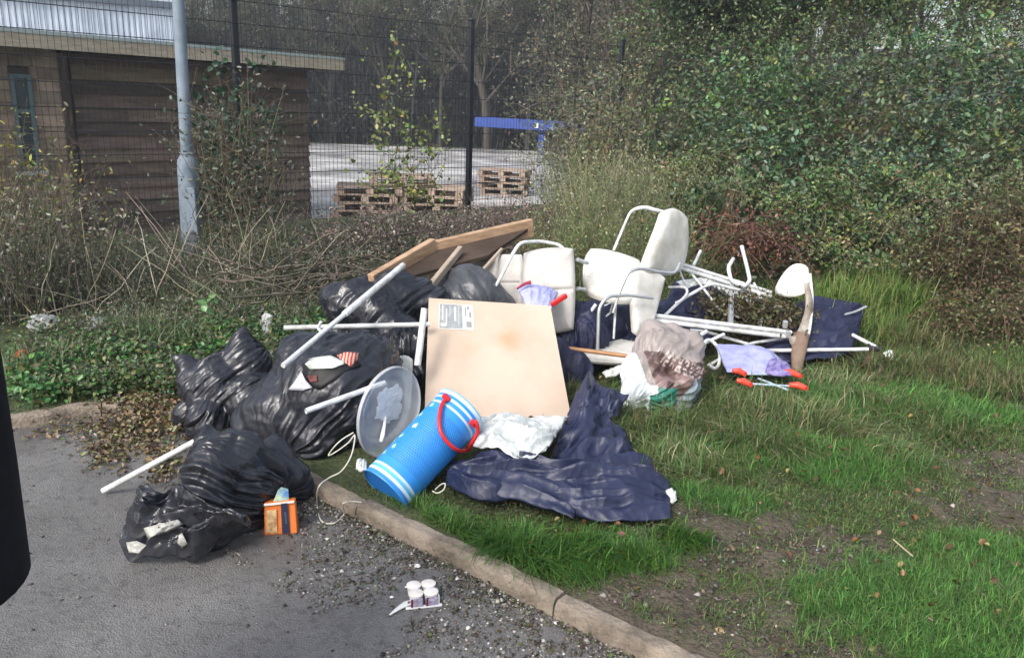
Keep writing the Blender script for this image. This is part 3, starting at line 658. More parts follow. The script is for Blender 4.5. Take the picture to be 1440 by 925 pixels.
m = MB(); m.add([(r1[0][0], r1[0][1], shz + .1), (r2[0][0], r2[0][1], shz + .1), (r2[1][0], r2[1][1], shz + 1.6), (r1[1][0], r1[1][1], shz + 1.6), (r1[2][0], r1[2][1], shz + .1), (r2[2][0], r2[2][1], shz + .1)], [(0, 1, 2, 3), (3, 2, 5, 4), (0, 3, 4)]); m.build('roof', mat('shed_roof', (.3, .33, .36), .5), shed)
m = MB(); m.add([(sh[0], sh[1], -.5), (r1[2][0], r1[2][1], -.5), (r1[2][0], r1[2][1], shz), (sh[0], sh[1], shz)], [(0, 1, 2, 3)]); m.build('end_wall', mat('shed_side', (.3, .34, .4), .5), shed)

# ------------------------------------------------------------------ yard objects
def pallet(loc, rz, label, group, tilt=0):
    e = empty('wooden_pallet', loc, label, 'pallet', group); e.rotation_euler = (0, tilt, rz)
    m = MB()
    for k in range(7): m.box((RNG.normal(0, .012), -.45 + k * .15, .137 + RNG.uniform(-.002, .008)), (1.2 * RNG.uniform(.93, 1.01), .1, .02), bev=.002)
    o = m.build('deck_boards', M['wood_pale'], None); o.parent = e
    for y in (-.45, 0, .45):
        for x in (-.53, 0, .53):
            m = MB(); m.box((x, y, .07), (.14, .1, .085), bev=.003); o = m.build('block', M['wood_pale'], None); o.parent = e
    m = MB()
    for y in (-.45, 0, .45): m.box((0, y, .012), (1.2, .1, .022), bev=.002)
    for x in (-.53, 0, .53): m.box((x, 0, .118), (.12, 1.0, .014))
    o = m.build('base_boards', M['wood_pale'], None); o.parent = e
    return e
PG = 'pallets stacked in the yard behind the fence'
b1 = G(545, 305, -.5)
ords = ['bottom', 'second', 'third', 'fourth', 'fifth', 'top']
for k in range(4):
    pallet((b1[0] - .35, b1[1], -.5 + k * .15), .12 + RNG.normal(0, .12), ['bottom', 'second lowest', 'second highest', 'top'][k] + ' pallet of the left stack under the yellow sapling', PG)
for k in range(4):
    pallet((b1[0] + .95, b1[1] + .1, -.5 + k * .15), .05 + RNG.normal(0, .15), ['bottom', 'second lowest', 'second highest', 'top'][k] + ' pallet of the stack to the right of the yellow sapling', PG)
pallet((b1[0] + .25, b1[1] + .1, .14), .2, 'loose pallet lying across the two stacks below the yellow sapling', PG)
b2 = G(715, 272, -.5)
for k in range(4):
    pallet((b2[0] - .1, b2[1], -.5 + k * .15), -.1 + RNG.normal(0, .14), ['bottom', 'second lowest', 'second highest', 'top'][k] + ' pallet of the stack to the right of the middle fence post', PG)
# blue steel barrier
bl = mat('blue_paint', (.012, .04, .22), .5, (.015, .055, .28), 4)
a = D(668, 171, 39); b = D(850, 182, 37.0); c = D(765, 178, 38)
bar = empty('blue_barrier', (c[0], c[1], -.5), 'long blue steel beam on blue legs at the far side of the yard', 'barrier')
m = MB(); m.bar(a, b, .2, .46, bev=.02); m.build('beam', bl, bar)
for t in (.53, .98):
    q = a * (1 - t) + b * t; m = MB(); m.box((q[0], q[1] + .15, (q[2] - .1 - .5) / 2), (.3 if t == .53 else .16, .12, q[2] - .1 + .5), bev=.01); m.build('leg', bl, bar)
m = MB(); q = a * .43 + b * .57; m.box(q + [-.5, -.12, 0], (.18, .02, .22)); m.build('reflector', mat('reflector', (.7, .72, .75), .4), bar)
# tyres and crate beyond bushes
ct = D(797, 200, 34)
ty = empty('tyre_stack', (ct[0], ct[1], -.5), 'dark worn tyre standing on edge under the blue beam', 'tyre')
m = MB(); R_ = .5
for k in range(1):
    ring = [(ct[0] + R_ * math.cos(t), ct[1] - .1, ct[2] + R_ * math.sin(t)) for t in np.linspace(0, 2 * math.pi, 41)]; m.tube(ring, .13, 12, cap=False)
m.build('tyre', mat('rubber', (.02, .02, .02), .7), ty, True)
m = MB(); m.tube([(ct[0] + .36 * math.cos(t), ct[1] - .1, ct[2] + .36 * math.sin(t)) for t in np.linspace(0, 2 * math.pi, 31)], .02, 8, cap=False)
m.build('rim', mat('rusty_rim', (.16, .1, .07), .7), ty, True)
m = MB(); q = D(830, 187, 33); m.box(q, (2.2, .6, .09), bev=.005); 
for dx in (-.7, .7): m.box(q + [dx, 0, -(q[2] + .5) / 2], (.1, .4, q[2] + .5), bev=.005)
for dz in (.45, .2): m.box(q + [0, 0, -dz - .2], (1.3, .45, .04))
tag(m.build('wooden_rack', M['wood_pale']), 'pale wooden rack with a flat top board under the blue beam', 'rack')
# ------------------------------------------------------------------ woody plants
def grow_tree(f, tw, base, h, r, seed, nb=7, levels=4, up=.5, spread=.45, col=(.09, .08, .07)):
    """trunk into f, limbs and twigs into tw"""
    rs = np.random.default_rng(seed)
    def path(p, d, l, K=5, w=.12):
        P = [p]
        for _ in range(K - 1):
            d = d + rs.normal(0, w, 3); d /= np.linalg.norm(d); P.append(P[-1] + d * l / (K - 1))
        return np.array(P), d
    P, d = path(np.array(base, float), np.array([rs.normal(0, .05), rs.normal(0, .05), 1.]), h * .8, 8, .06)
    f.tubes(P[None], r, r * .3, np.array([col])); tips = []
    cur = []
    for k in range(nb * 2):
        t = rs.uniform(.25, 1); i = t * 7; j = min(int(i), 6); q = P[j] + (P[j + 1] - P[j]) * (i - j)
        a = rs.uniform(0, 6.28); dd = np.array([math.cos(a) * spread, math.sin(a) * spread, up + rs.uniform(0, .5)]); dd /= np.linalg.norm(dd)
        cur.append((q, dd, h * (.5 - .28 * t) * rs.uniform(.7, 1.2), r * (.45 - .25 * t)))
    for lv in range(levels):
        nxt = []; paths = []; r0s = []
        for (p, d, l, rr) in cur:
            Q, dl = path(p, d, l, 5, .16); paths.append(Q); r0s.append(max(rr, .008 * h / 8))
            if lv == levels - 1: tips.append(Q)
            for _ in range(3 if lv < 2 else 4):
                t = rs.uniform(.3, 1); j = min(int(t * 4), 3); q = Q[j]; dn = dl + rs.normal(0, .55, 3) + [0, 0, .25]; dn /= np.linalg.norm(dn)
                nxt.append((q, dn, l * rs.uniform(.4, .65), rr * .5))
        r0s = np.array(r0s); tw.tubes(np.array(paths), r0s, r0s * .35, cvar(np.array(col) * 1.15, len(paths), .15, .03)); cur = nxt
    return np.concatenate(tips) if tips else None
protos = []
for k in range(4):
    f = Foliage(); tw = Foliage(); tips = grow_tree(f, tw, (0, 0, 0), 11, .17 + .03 * k, 100 + k, nb=6, levels=4, up=.75, spread=.5, col=[(.04, .042, .04), (.06, .056, .05), (.035, .036, .033), (.075, .066, .055)][k])
    n = len(tips) * (2 if k % 2 else 4) ; P_ = tips[RNG.integers(0, len(tips), n)] + RNG.normal(0, .2, (n, 3)); lf = Foliage()
    lf.leaves(P_, RNG.uniform(.07, .16, n), cvar(pick([(.06, .085, .03), (.1, .095, .04), (.11, .08, .04), (.045, .065, .03)], n), n))
    protos.append((raw_mesh('trunk', np.concatenate(f.V), np.concatenate(f.F), np.concatenate(f.C)), raw_mesh('branches', np.concatenate(tw.V), np.concatenate(tw.F), np.concatenate(tw.C)), raw_mesh('leaves', np.concatenate(lf.V), np.concatenate(lf.F), np.concatenate(lf.C))))
    for q, mm_ in zip(protos[-1], (M['twig'], M['twig'], M['leaf'])): q.materials.append(mm_)
tn = 0; TG = 'bare autumn trees of the wood behind the yard'
for row, (dy, n, x0, x1) in enumerate([(43.5, 13, -17, 9), (47, 12, -18, 14), (51, 12, -20, 16), (34, 9, 3, 17), (25, 7, 3.5, 13)]):
    for k in range(n):
        x = x0 + (x1 - x0) * (k + .5) / n + RNG.normal(0, .5); y = dy + RNG.normal(0, .9); z = float(H(x, y)); pi = int(RNG.integers(0, 4)); tn += 1
        e = empty('bare_tree', (x, y, z), 'slim leafless grey tree in the wood behind the yard' if row < 3 else 'slim leafless grey tree rising behind the brambles', 'tree', TG if row < 3 else 'bare trees behind the bramble bank')
        s = RNG.uniform(.75, 1.15) * (1 if row < 3 else .8); e.scale = (s, s, s * RNG.uniform(.9, 1.1)); e.rotation_euler = (0, 0, RNG.uniform(0, 6.28))
        for nm, q in zip(('trunk', 'branches', 'leaves'), protos[pi]):
            o = bpy.data.objects.new(nm, q); COL.objects.link(o); o.parent = e
# dense dark undergrowth of the far wood
f = Foliage(); n = 60000
x = RNG.uniform(-24, 16, n); y = RNG.uniform(43, 56, n); top = 3.3 + 1.6 * n2(x, y, .35, 12) + .17 * (y - 43) * 2; z = H(x, y) + top * RNG.uniform(0, 1, n) ** .8
f.leaves(np.column_stack([x, y, z]), RNG.uniform(.12, .32, n), cvar(pick([(.028, .04, .022), (.045, .05, .03), (.06, .05, .035), (.035, .04, .035)], n), n, .3), up=.3)
n = 7000; x = RNG.uniform(-24, 18, n); y = RNG.uniform(43, 60, n); b = np.column_stack([x, y, H(x, y)]); d = unit(RNG.normal(0, .16, (n, 3)) + [0, 0, 1]); l = RNG.uniform(2.5, 9, n)[:, None]
t = np.linspace(0, 1, 5)[None, :, None]; pp = b[:, None] + d[:, None] * l[:, None] * t + RNG.normal(0, .12, (n, 5, 3)) * t
f.tubes(pp, RNG.uniform(.015, .05, n), .006, cvar((.05, .05, .047), n, .35, .05))
tag(f.build('woodland_undergrowth', M['leaf']), 'dark tangled undergrowth and saplings of the wood behind the yard', 'undergrowth', kind='stuff')

def shrub(name, label, cat, base, h, w, nst, nlf, lcols, lsize, scol=(.1, .08, .06), srad=.006, group=None, up=.4, lean=.35, tipbias=1., seed=1, droop=0., sub=3, aspect=.5, wts=None, lw=None, depth=None):
    global RNG
    base = np.array(base, float); e = empty(name, base, label, cat, group)
    depth = depth or w
    a = RNG.uniform(0, 6.28, nst); rr = np.sqrt(RNG.uniform(0, 1, nst))
    b = np.column_stack([np.cos(a) * rr * w * .22, np.sin(a) * rr * depth * .22, np.full(nst, -.03)])
    b[:, 2] = H(base[0] + b[:, 0], base[1] + b[:, 1]) - base[2] - .03
    tgt = np.column_stack([np.cos(a) * rr * w * .5, np.sin(a) * rr * depth * .5, h * (1 - .35 * rr ** 2) * RNG.uniform(.55, 1.05, nst)])
    K = 6; t = np.linspace(0, 1, K)[None, :, None]
    wob = np.cumsum(RNG.normal(0, .03 * h, (nst, K, 3)), 1) * np.array([1, 1, .3]); wob[:, 0] = 0
    pth = b[:, None] * (1 - t) + tgt[:, None] * t + wob; pth[..., 2] -= droop * (t[..., 0] ** 3) * h * .4
    f = Foliage(); f.tubes(pth, srad * RNG.uniform(.7, 1.4, nst), srad * .25, cvar(scol, nst, .2, .06))
    # side twigs
    ns = nst * sub; i = RNG.integers(0, nst, ns); j = RNG.integers(1, K - 1, ns); u = RNG.uniform(0, 1, ns)[:, None]
    s0_ = pth[i, j] * (1 - u) + pth[i, j + 1] * u; dd = unit(rvec(ns) * [1, 1, .6] + [0, 0, .5]) * h * RNG.uniform(.08, .26, (ns, 1))
    t4 = np.linspace(0, 1, 4)[None, :, None]; sp = s0_[:, None] + dd[:, None] * t4 + RNG.normal(0, .012 * h, (ns, 4, 3)) * t4
    f.tubes(sp, srad * .45, srad * .15, cvar(scol, ns, .2, .06)); st = f.build('stems', M['twig'], None, loc=(0, 0, 0)); st.parent = e
    if nlf:
        g = Foliage(); allp = np.concatenate([sp.reshape(-1, 3), pth[:, 2:].reshape(-1, 3)])
        q = allp[RNG.integers(0, len(allp), nlf)] + RNG.normal(0, .018 * h + .01, (nlf, 3)); q[:, 2] = np.maximum(q[:, 2], .01)
        g.leaves(q, RNG.uniform(.6, 1.25, nlf) * lsize, cvar(pick(lcols, nlf, wts), nlf), up=up, aspect=aspect)
        fo = g.build('foliage', M['leaf'], None, loc=(0, 0, 0)); fo.parent = e
    return e
def gpt(px, dy):
    d = ray(px, 400); x = CAM[0] + d[0] / d[1] * dy; return (x, dy, float(H(x, dy)))
# saplings by the fence
shrub('sapling', 'taller sapling with sparse yellow green leaves left of the middle fence post', 'sapling', gpt(552, 8.6), 2.05, .62, 5, 420, [(.2, .25, .07), (.14, .2, .05), (.3, .32, .1)], .05, (.1, .08, .06), .006, up=.6, sub=12, aspect=.8)
shrub('sapling', 'smaller yellow leaved sapling close to the middle fence post', 'sapling', gpt(592, 9.0), 1.5, .5, 4, 260, [(.2, .24, .07), (.15, .19, .05)], .05, (.1, .08, .06), .005, up=.6, sub=10, aspect=.8)
# grey-green shrub round the left post
shrub('bushy_shrub', 'tall grey green leafy shrub wrapped round the fence post beside the lamp post', 'shrub', gpt(345, 7.4), 1.75, 1.1, 60, 2300, [(.09, .12, .08), (.13, .15, .1), (.06, .085, .05), (.16, .15, .09)], .045, (.17, .14, .1), .006, sub=6)
shrub('climbing_ivy', 'dark green ivy climbing up the fence post beside the lamp post', 'ivy', gpt(336, 7.75), 1.95, .3, 20, 1100, [(.025, .07, .035), (.04, .09, .05)], .06, sub=5, aspect=.9)
# leafy twigs at far left
shrub('hedge_plant', 'thin twiggy bush with yellow leaves against the hut window', 'bush', gpt(5, 6.2), 1.75, 1.1, 46, 900, [(.32, .3, .06), (.2, .22, .06), (.14, .15, .07)], .045, (.12, .09, .065), .006, sub=6)
shrub('hedge_plant', 'twiggy bush with few yellow leaves between hut window and lamp post', 'bush', gpt(105, 6.5), 1.3, 1.1, 46, 420, [(.34, .32, .08), (.2, .2, .08)], .04, (.13, .1, .075), .005, sub=6)
shrub('pale_shrub', 'pale leaved shrub to the right of the middle fence post', 'shrub', gpt(790, 9.3), 1.9, 1.2, 46, 1700, [(.14, .17, .1), (.2, .22, .12), (.1, .13, .07), (.3, .3, .2)], .045, (.2, .17, .12), .005, sub=6)
shrub('pale_shrub', 'tall pale shrub with upright stems in front of the right hand fence post', 'shrub', gpt(865, 9.2), 2.0, 1.3, 70, 3300, [(.13, .16, .07), (.2, .21, .09), (.09, .13, .05), (.24, .24, .12)], .045, (.22, .18, .12), .005, sub=6)
shrub('ivy_bush', 'dark glossy ivy bush behind the pale shrubs near the blue beam', 'bush', gpt(835, 10.5), 1.95, 1.1, 50, 2200, [(.03, .055, .04), (.05, .08, .06), (.12, .15, .13)], .06, sub=6, aspect=.8)

# dead weeds: thin brown stalks with seed heads in front of fence (left) ; brown brush in the middle
def weeds(name, label, cat, quad, n, hh, cols, srad=.003, lean=.25, heads=2, leafc=None, lsz=.02, kind='stuff'):
    f = Foliage(); (xa, ya, xb, yb, wd) = quad; t = RNG.uniform(0, 1, n); x = xa + (xb - xa) * t + RNG.normal(0, .1, n); y = ya + (yb - ya) * t + RNG.uniform(-wd, wd, n)
    k = kerb_s(x, y) > .2; x, y = x[k], y[k]; n = len(x); b = np.column_stack([x, y, H(x, y) - .02]); h = hh * RNG.uniform(.4, 1.1, n) * (1 + .4 * n2(x, y, 1.4, 17))
    d = unit(RNG.normal(0, lean, (n, 3)) * [1, 1, .3] + [0, 0, 1]); K = 5; tt = np.linspace(0, 1, K)[None, :, None]
    bend = unit(rvec(n) * [1, 1, .05])[:, None] * (tt ** 2) * h[:, None, None] * .25
    p = b[:, None] + d[:, None] * h[:, None, None] * tt + bend; f.tubes(p, srad * RNG.uniform(.6, 1.4, n), srad * .4, cvar(pick(cols, n), n, .25, .06))
    m_ = n * 4; i = RNG.integers(0, n, m_); j = RNG.integers(1, K - 1, m_); s_ = p[i, j]; dd = unit(rvec(m_) + [0, 0, .6]) * (h[i] * RNG.uniform(.08, .3, m_))[:, None]
    sp = s_[:, None] + dd[:, None] * np.linspace(0, 1, 3)[None, :, None]; f.tubes(sp, srad * .5, srad * .25, cvar(pick(cols, m_), m_, .25, .06))
    q = np.concatenate([sp[:, -1], p[:, -1]]); q = np.repeat(q, heads, 0) + RNG.normal(0, .012, (len(q) * heads, 3))
    f.leaves(q, RNG.uniform(.5, 1.4, len(q)) * lsz, cvar(pick(leafc or cols, len(q)), len(q), .3), up=.1)
    return tag(f.build(name, M['leaf']), label, cat, kind=kind)
BR = [(.2, .175, .135), (.14, .125, .1), (.36, .32, .25), (.09, .08, .065), (.12, .15, .085), (.1, .15, .07)]
def q2(p1, d1, p2, d2, w): a = gpt(p1, d1); b = gpt(p2, d2); return (a[0], a[1], b[0], b[1], w)
weeds('dead_weeds', 'dead brown weed stalks below the timber hut', 'weeds', q2(-60, 5.4, 420, 7.2, .7), 750, .42, BR, .003)
weeds('dry_stalks', 'tall dry stalks on the verge at the left edge', 'weeds', q2(-80, 5.2, 140, 5.8, .5), 330, .95, BR + [(.14, .14, .07)], .003, heads=3, lsz=.028)
weeds('low_brush', 'low dead brush behind the rubbish pile', 'brush', q2(130, 5.3, 640, 6.8, .9), 1500, .26, BR + [(.08, .1, .04)], .003, lean=.8)
weeds('brown_heather', 'purplish brown dead brush below the pallets', 'brush', q2(470, 7.3, 800, 8.2, .5), 1300, .42, [(.17, .12, .11), (.24, .19, .16), (.11, .08, .075), (.28, .26, .2)], .0035, lean=.55, heads=3, lsz=.025)
weeds('grey_green_brush', 'grey green dead brush behind the pile near the yard', 'brush', q2(400, 6.6, 620, 7.6, .5), 700, .34, [(.11, .12, .08), (.16, .15, .11), (.07, .085, .05)], .003, lean=.6, heads=3, lsz=.03)
weeds('straw_grass', 'straw coloured tall grass and weeds right of the fence', 'weeds', q2(790, 8.2, 990, 8.3, .8), 1500, .95, [(.36, .34, .21), (.22, .27, .11), (.42, .38, .26), (.15, .22, .09)], .003, lean=.2, heads=2)
weeds('straw_grass', 'straw coloured stalks between the chairs and the pale shrubs', 'weeds', q2(760, 7.0, 960, 7.0, .5), 900, .55, [(.26, .29, .13), (.15, .23, .08), (.22, .19, .11)], .003, lean=.4, heads=2)
f = Foliage(); n = 110; a = gpt(-60, 5.3); b = gpt(470, 6.6); t = RNG.uniform(0, 1, n); x = a[0] + (b[0] - a[0]) * t; y = a[1] + (b[1] - a[1]) * t + RNG.normal(0, .35, n)
d = unit(np.column_stack([RNG.normal(0, .55, n), RNG.normal(0, .4, n), RNG.uniform(.25, 1.2, n)])); l = RNG.uniform(.3, 1.0, n)[:, None, None]; tt = np.linspace(0, 1, 6)[None, :, None]
p = np.column_stack([x, y, H(x, y)])[:, None] + d[:, None] * l * tt + np.cumsum(RNG.normal(0, .014, (n, 6, 3)), 1); p[..., 2] -= tt[..., 0] ** 2 * .12
f.tubes(p, RNG.uniform(.003, .0065, n), .002, cvar(pick([(.45, .39, .3), (.3, .25, .19), (.36, .34, .22)], n), n, .2, .04)); tag(f.build('pale_stems', M['twig']), 'pale dead stems leaning in the weeds left of the pile', 'stems', kind='stuff')
f = Foliage()
for px, py, sx, hh in [(225, 455, 60, .22), (190, 440, 40, .2), (60, 480, 60, .18), (320, 350, 60, .35), (360, 360, 60, .3), (280, 400, 60, .2), (430, 420, 60, .16), (560, 350, 60, .2), (620, 320, 60, .25)]:
    n = 330; c = G(px, py, .25); c = c if c[1] < 7.3 else D(px, py, 7.3); dx = sx / FPX * c[1] * .55; P_ = c[:2] + RNG.normal(0, 1, (n, 2)) * [dx, dx * .7]; P_ = P_[kerb_s(P_[:, 0], P_[:, 1]) > .15]; n = len(P_)
    f.blades(on_ground(P_), RNG.uniform(.5, 1.4, n) * hh, RNG.uniform(.004, .008, n), cvar(pick([(.1, .17, .08), (.15, .2, .1), (.2, .19, .11)], n), n, .28, .06), lean=1.2)
tag(f.build('coarse_grass', M['grass']), 'grey green coarse grass tufts among the dead weeds', 'grass', kind='stuff')
# fallen dead branches
f = Foliage(); n = 110; a = gpt(370, 5.6); b = gpt(620, 6.3); t = RNG.uniform(0, 1, n); x = a[0] + (b[0] - a[0]) * t + RNG.normal(0, .15, n); y = a[1] + (b[1] - a[1]) * t + RNG.normal(0, .35, n)
d = unit(np.column_stack([RNG.normal(.8, .5, n), RNG.normal(0, .5, n), RNG.normal(.12, .2, n)])); l = RNG.uniform(.25, 1.1, n)[:, None, None]; tt = np.linspace(-.5, .5, 7)[None, :, None]
wob = np.cumsum(RNG.normal(0, .022, (n, 7, 3)), 1); p = np.column_stack([x, y, H(x, y) + RNG.uniform(.05, .33, n)])[:, None] + d[:, None] * l * tt + wob
f.tubes(p, RNG.uniform(.004, .011, n), .003, cvar((.12, .1, .08), n, .4, .05)); tag(f.build('dead_branches', M['twig']), 'tangle of dead grey branches behind the black bags', 'branches', kind='stuff')

# ground cover leaves
def cover(name, label, spots, size, cols, hh=.1, wts=None, up=1.0, aspect=.7):
    f = Foliage()
    for (px, py, sx, sy, n, z) in spots:
        a = np.column_stack([RNG.normal(px, sx * .5, n), RNG.normal(py, sy * .5, n)]); w = np.array([G(q[0], q[1], z) for q in a])
        w = w[(w[:, 1] > 1) & (w[:, 1] < 9.5)]; w = w[kerb_s(w[:, 0], w[:, 1]) > .1]
        w[:, 2] = H(w[:, 0], w[:, 1]) + RNG.uniform(0, 1, len(w)) * hh * (1 + .8 * n2(w[:, 0], w[:, 1], 5, 3)); n_ = len(w)
        f.leaves(w, RNG.uniform(.6, 1.3, n_) * size, cvar(pick(cols, n_, wts), n_, .25), up=up, aspect=aspect)
    return tag(f.build(name, M['leaf']), label, 'ground cover', kind='stuff')
cover('ground_cover', 'bright green low leaves on the left verge', [(110, 505, 90, 38, 3200, .15), (60, 530, 50, 20, 900, .15), (210, 520, 60, 30, 1200, .15), (180, 480, 70, 30, 900, .2), (400, 430, 90, 28, 1600, .25), (450, 412, 50, 14, 500, .3), (310, 450, 60, 30, 900, .2), (285, 470, 40, 20, 400, .2), (430, 480, 60, 20, 500, .2)],
      .034, [(.07, .19, .05), (.1, .24, .07), (.05, .12, .04), (.16, .17, .06)], .09)
cover('weedy_cover', 'olive and brown low weeds on the left verge', [(180, 530, 110, 30, 2600, .15), (120, 470, 130, 30, 2200, .2), (300, 430, 120, 40, 2600, .25), (250, 520, 40, 40, 900, .15), (520, 380, 120, 40, 1800, .3), (390, 480, 60, 30, 700, .2)],
      .026, [(.1, .14, .05), (.13, .12, .06), (.07, .08, .045), (.09, .15, .05)], .12)
# big light leaf plant by the bags
cover('dock_leaves', 'cluster of large light green leaves behind the left bag', [(283, 432, 16, 14, 34, .3), (292, 418, 12, 8, 14, .34)], .055, [(.12, .22, .07), (.15, .26, .1)], .25, aspect=.85)

# ------------------------------------------------------------------ bramble bank on the right
def mounds(name, label, cat, L_, cols, size, wts=None, kind='stuff', aspect=.62, up=.5, per=420, shell=.22, canes=6, canecol=(.13, .07, .05), m=None, jit=0.35):
    f = Foliage()
    for (cx, cy, cz, rx, ry, rz, sd) in L_:
        n = int(per * (rx * rz + ry * rz + rx * ry) / .5)
        d = rvec(n); d = d[(d[:, 2] > -.35) & (d[:, 1] < .55)]; n = len(d)
        u = 1 - shell * RNG.exponential(.6, n).clip(0, 3) + .05 * RNG.normal(size=n); u = u * (1 + jit * noise(d * 2.3 + sd, int(sd)) + .3 * noise(d * 5 + sd, int(sd) + 5))
        P_ = np.array([cx, cy, cz]) + d * np.array([rx, ry, rz]) * u[:, None]
        P_ = P_[P_[:, 2] > H(P_[:, 0], P_[:, 1]) + .01]
        kk = max(1, len(P_) // 5); P0 = P_[:kk]; tint = np.array([RNG.uniform(.75, 1.2), RNG.uniform(.9, 1.12), RNG.uniform(.75, 1.2)]) * RNG.uniform(.6, 1.3)
        cb = cvar(pick(cols, kk, wts), kk, .2, .08) * tint; P_ = np.repeat(P0, 5, 0) + RNG.normal(0, size * .7, (kk * 5, 3)) * [1, 1, .6]; n = len(P_)
        f.leaves(P_, RNG.uniform(.45, 1.35, n) * size, np.repeat(cb, 5, 0) * (1 + RNG.normal(0, .09, (n, 1))), up=up, aspect=aspect)
        if canes:
            k = int(canes * rx * 4); a = RNG.uniform(0, 6.28, k); b = np.array([cx, cy, cz]) + RNG.normal(0, .35, (k, 3)) * [rx, ry, rz]; dd = unit(np.column_stack([np.cos(a), -np.abs(np.sin(a)) * .8, RNG.uniform(.3, 1.2, k)]))
            t = np.linspace(0, 1, 7)[None, :, None]; l = RNG.uniform(.5, 1.1, k)[:, None, None] * max(rx, rz) * 1.5
            p = b[:, None] + dd[:, None] * l * t; p[..., 2] -= (t[..., 0] ** 2) * l[..., 0] * .75
            f.tubes(p, .004, .002, cvar(canecol, k, .2, .05))
            q = p[:, 2:].reshape(-1, 3); q = q[q[:, 2] > H(q[:, 0], q[:, 1])] ; q = np.repeat(q, 2, 0); f.leaves(q + RNG.normal(0, .03, q.shape), RNG.uniform(.6, 1.2, len(q)) * size, cvar(pick(cols, len(q), wts), len(q)), up=.5, aspect=aspect)
    return tag(f.build(name, m or M['leaf']), label, cat, kind=kind)
BRC = [(.06, .11, .045), (.09, .15, .07), (.13, .19, .12), (.04, .07, .035), (.12, .11, .06), (.2, .21, .07), (.14, .19, .06)]
BW = [4, 5, 3.5, 3, 1.6, .7, 2]
L_ = []
for px, py, dy, r in [(985, 190, 9.0, 70), (1050, 160, 9.4, 80), (1060, 230, 8.3, 65), (1120, 200, 9.2, 75), (1110, 130, 10, 70), (1180, 150, 10, 80), (1010, 130, 10.2, 60), (1260, 120, 10.2, 80), (1330, 110, 10, 85), (1400, 110, 9.6, 85), (1460, 150, 9, 90),
                      (1290, 190, 8.8, 75), (1360, 190, 8.4, 80), (1430, 230, 7.8, 80), (1180, 250, 8.4, 45), (1235, 255, 8.2, 55), (1120, 290, 7.6, 45), (1000, 260, 8.4, 50), (980, 290, 7.6, 34), (1200, 310, 7.4, 50), (1280, 290, 7.5, 55), (950, 220, 8.8, 40), (1075, 280, 7.7, 40), (1330, 260, 7.7, 50), (1150, 330, 7.0, 36), (1110, 330, 6.9, 26), (1230, 345, 6.9, 34), (1540, 140, 9, 95), (1640, 150, 9, 100), (1760, 160, 9, 110), (1540, 240, 7.8, 80), (1660, 250, 7.6, 90), (1780, 260, 7.6, 90), (1900, 180, 9, 120)]:
    c = D(px, py, dy); R_ = r / FPX * dy; g = float(H(c[0], c[1])); 
    L_.append((c[0], c[1] + R_ * .4, c[2], R_ * 1.1, R_ * .9, R_, RNG.uniform(0, 50)))
    if c[2] - R_ > g + .1: L_.append((c[0], c[1] + R_ * .5, (c[2] + g) / 2 - .1, R_ * 1.15, R_ * .9, (c[2] - g) / 2 + .1, RNG.uniform(0, 50)))
mounds('bramble_thicket', 'dense dark green bramble thicket covering the bank on the right', 'brambles', L_, BRC, .056, BW, per=720, shell=.4, jit=.6, canes=12, canecol=(.11, .075, .055))
# dark interior earth under the thicket shows as red brown stems in hollows
L2 = [tuple(v) for v in []]
for px, py, dy, r in [(1200, 205, 9.6, 46), (1100, 245, 9.0, 40), (1150, 180, 10, 40)]:
    c = D(px, py, dy); R_ = r / FPX * dy; L2.append((c[0], c[1], c[2], R_, R_ * .6, R_, RNG.uniform(0, 50)))
mounds('dead_bramble_stems', 'red brown dead leaves in a hollow of the thicket', 'brambles', L2, [(.09, .05, .035), (.06, .035, .025), (.12, .08, .05)], .05, per=300, canes=14)
c = D(1030, 320, 7.0); R_ = .4
mounds('dead_bramble_heap', 'heap of red brown dead bramble behind the tipped chairs', 'brambles', [(c[0], c[1], c[2] - .1, .42, .35, .3, 3.), (c[0] + .4, c[1], c[2] - .15, .3, .3, .22, 8.)], [(.16, .07, .045), (.1, .05, .035), (.2, .11, .07), (.06, .035, .025)], .035, per=700, canes=60, canecol=(.22, .12, .08), up=.1)
def bush(name, label, px, py, dy, r, rz, cols, size, per=900, canes=10, wts=None, canecol=(.15, .1, .06), up=.3, group=None, extra=()):
    c = D(px, py, dy); L = [(c[0], c[1], c[2], r, r * .8, rz, RNG.uniform(0, 40))]
    for (ex, ey, er, erz) in extra: c2 = D(ex, ey, dy); L.append((c2[0], c2[1] + .05, c2[2], er, er * .8, erz, RNG.uniform(0, 40)))
    g = float(H(c[0], c[1])); L.append((c[0], c[1], (c[2] + g) / 2, r * .9, r * .7, max(.1, (c[2] - g) / 2 + .1), 5.))
    o = mounds(name, label, 'bush', L, cols, size, wts, kind='thing', per=per, canes=canes, canecol=canecol, up=up)
    if group: o['group'] = group
    return o
bush('brown_bush', 'dense olive brown dying bush at the right edge of the verge', 1370, 320, 6.6, .55, .5, [(.15, .14, .06), (.18, .13, .07), (.12, .1, .06), (.22, .2, .08), (.11, .15, .05)], .03, per=2600, canes=50, extra=[(1440, 330, .45, .5), (1520, 340, .4, .45), (1310, 360, .3, .35), (1350, 410, .3, .25)])
bush('brown_bush', 'low red brown bush beneath the big olive bush at right', 1400, 440, 5.7, .34, .22, [(.15, .12, .06), (.12, .17, .05), (.18, .13, .07)], .026, per=2600, canes=40, extra=[(1330, 450, .22, .17)])
bush('nettle_clump', 'fresh green leafy clump in front of the dark brambles', 1120, 320, 7.2, .35, .25, [(.07, .15, .045), (.1, .18, .05), (.05, .1, .035)], .045, per=1300, canes=20, extra=[(1160, 290, .25, .3), (1210, 340, .3, .25)])
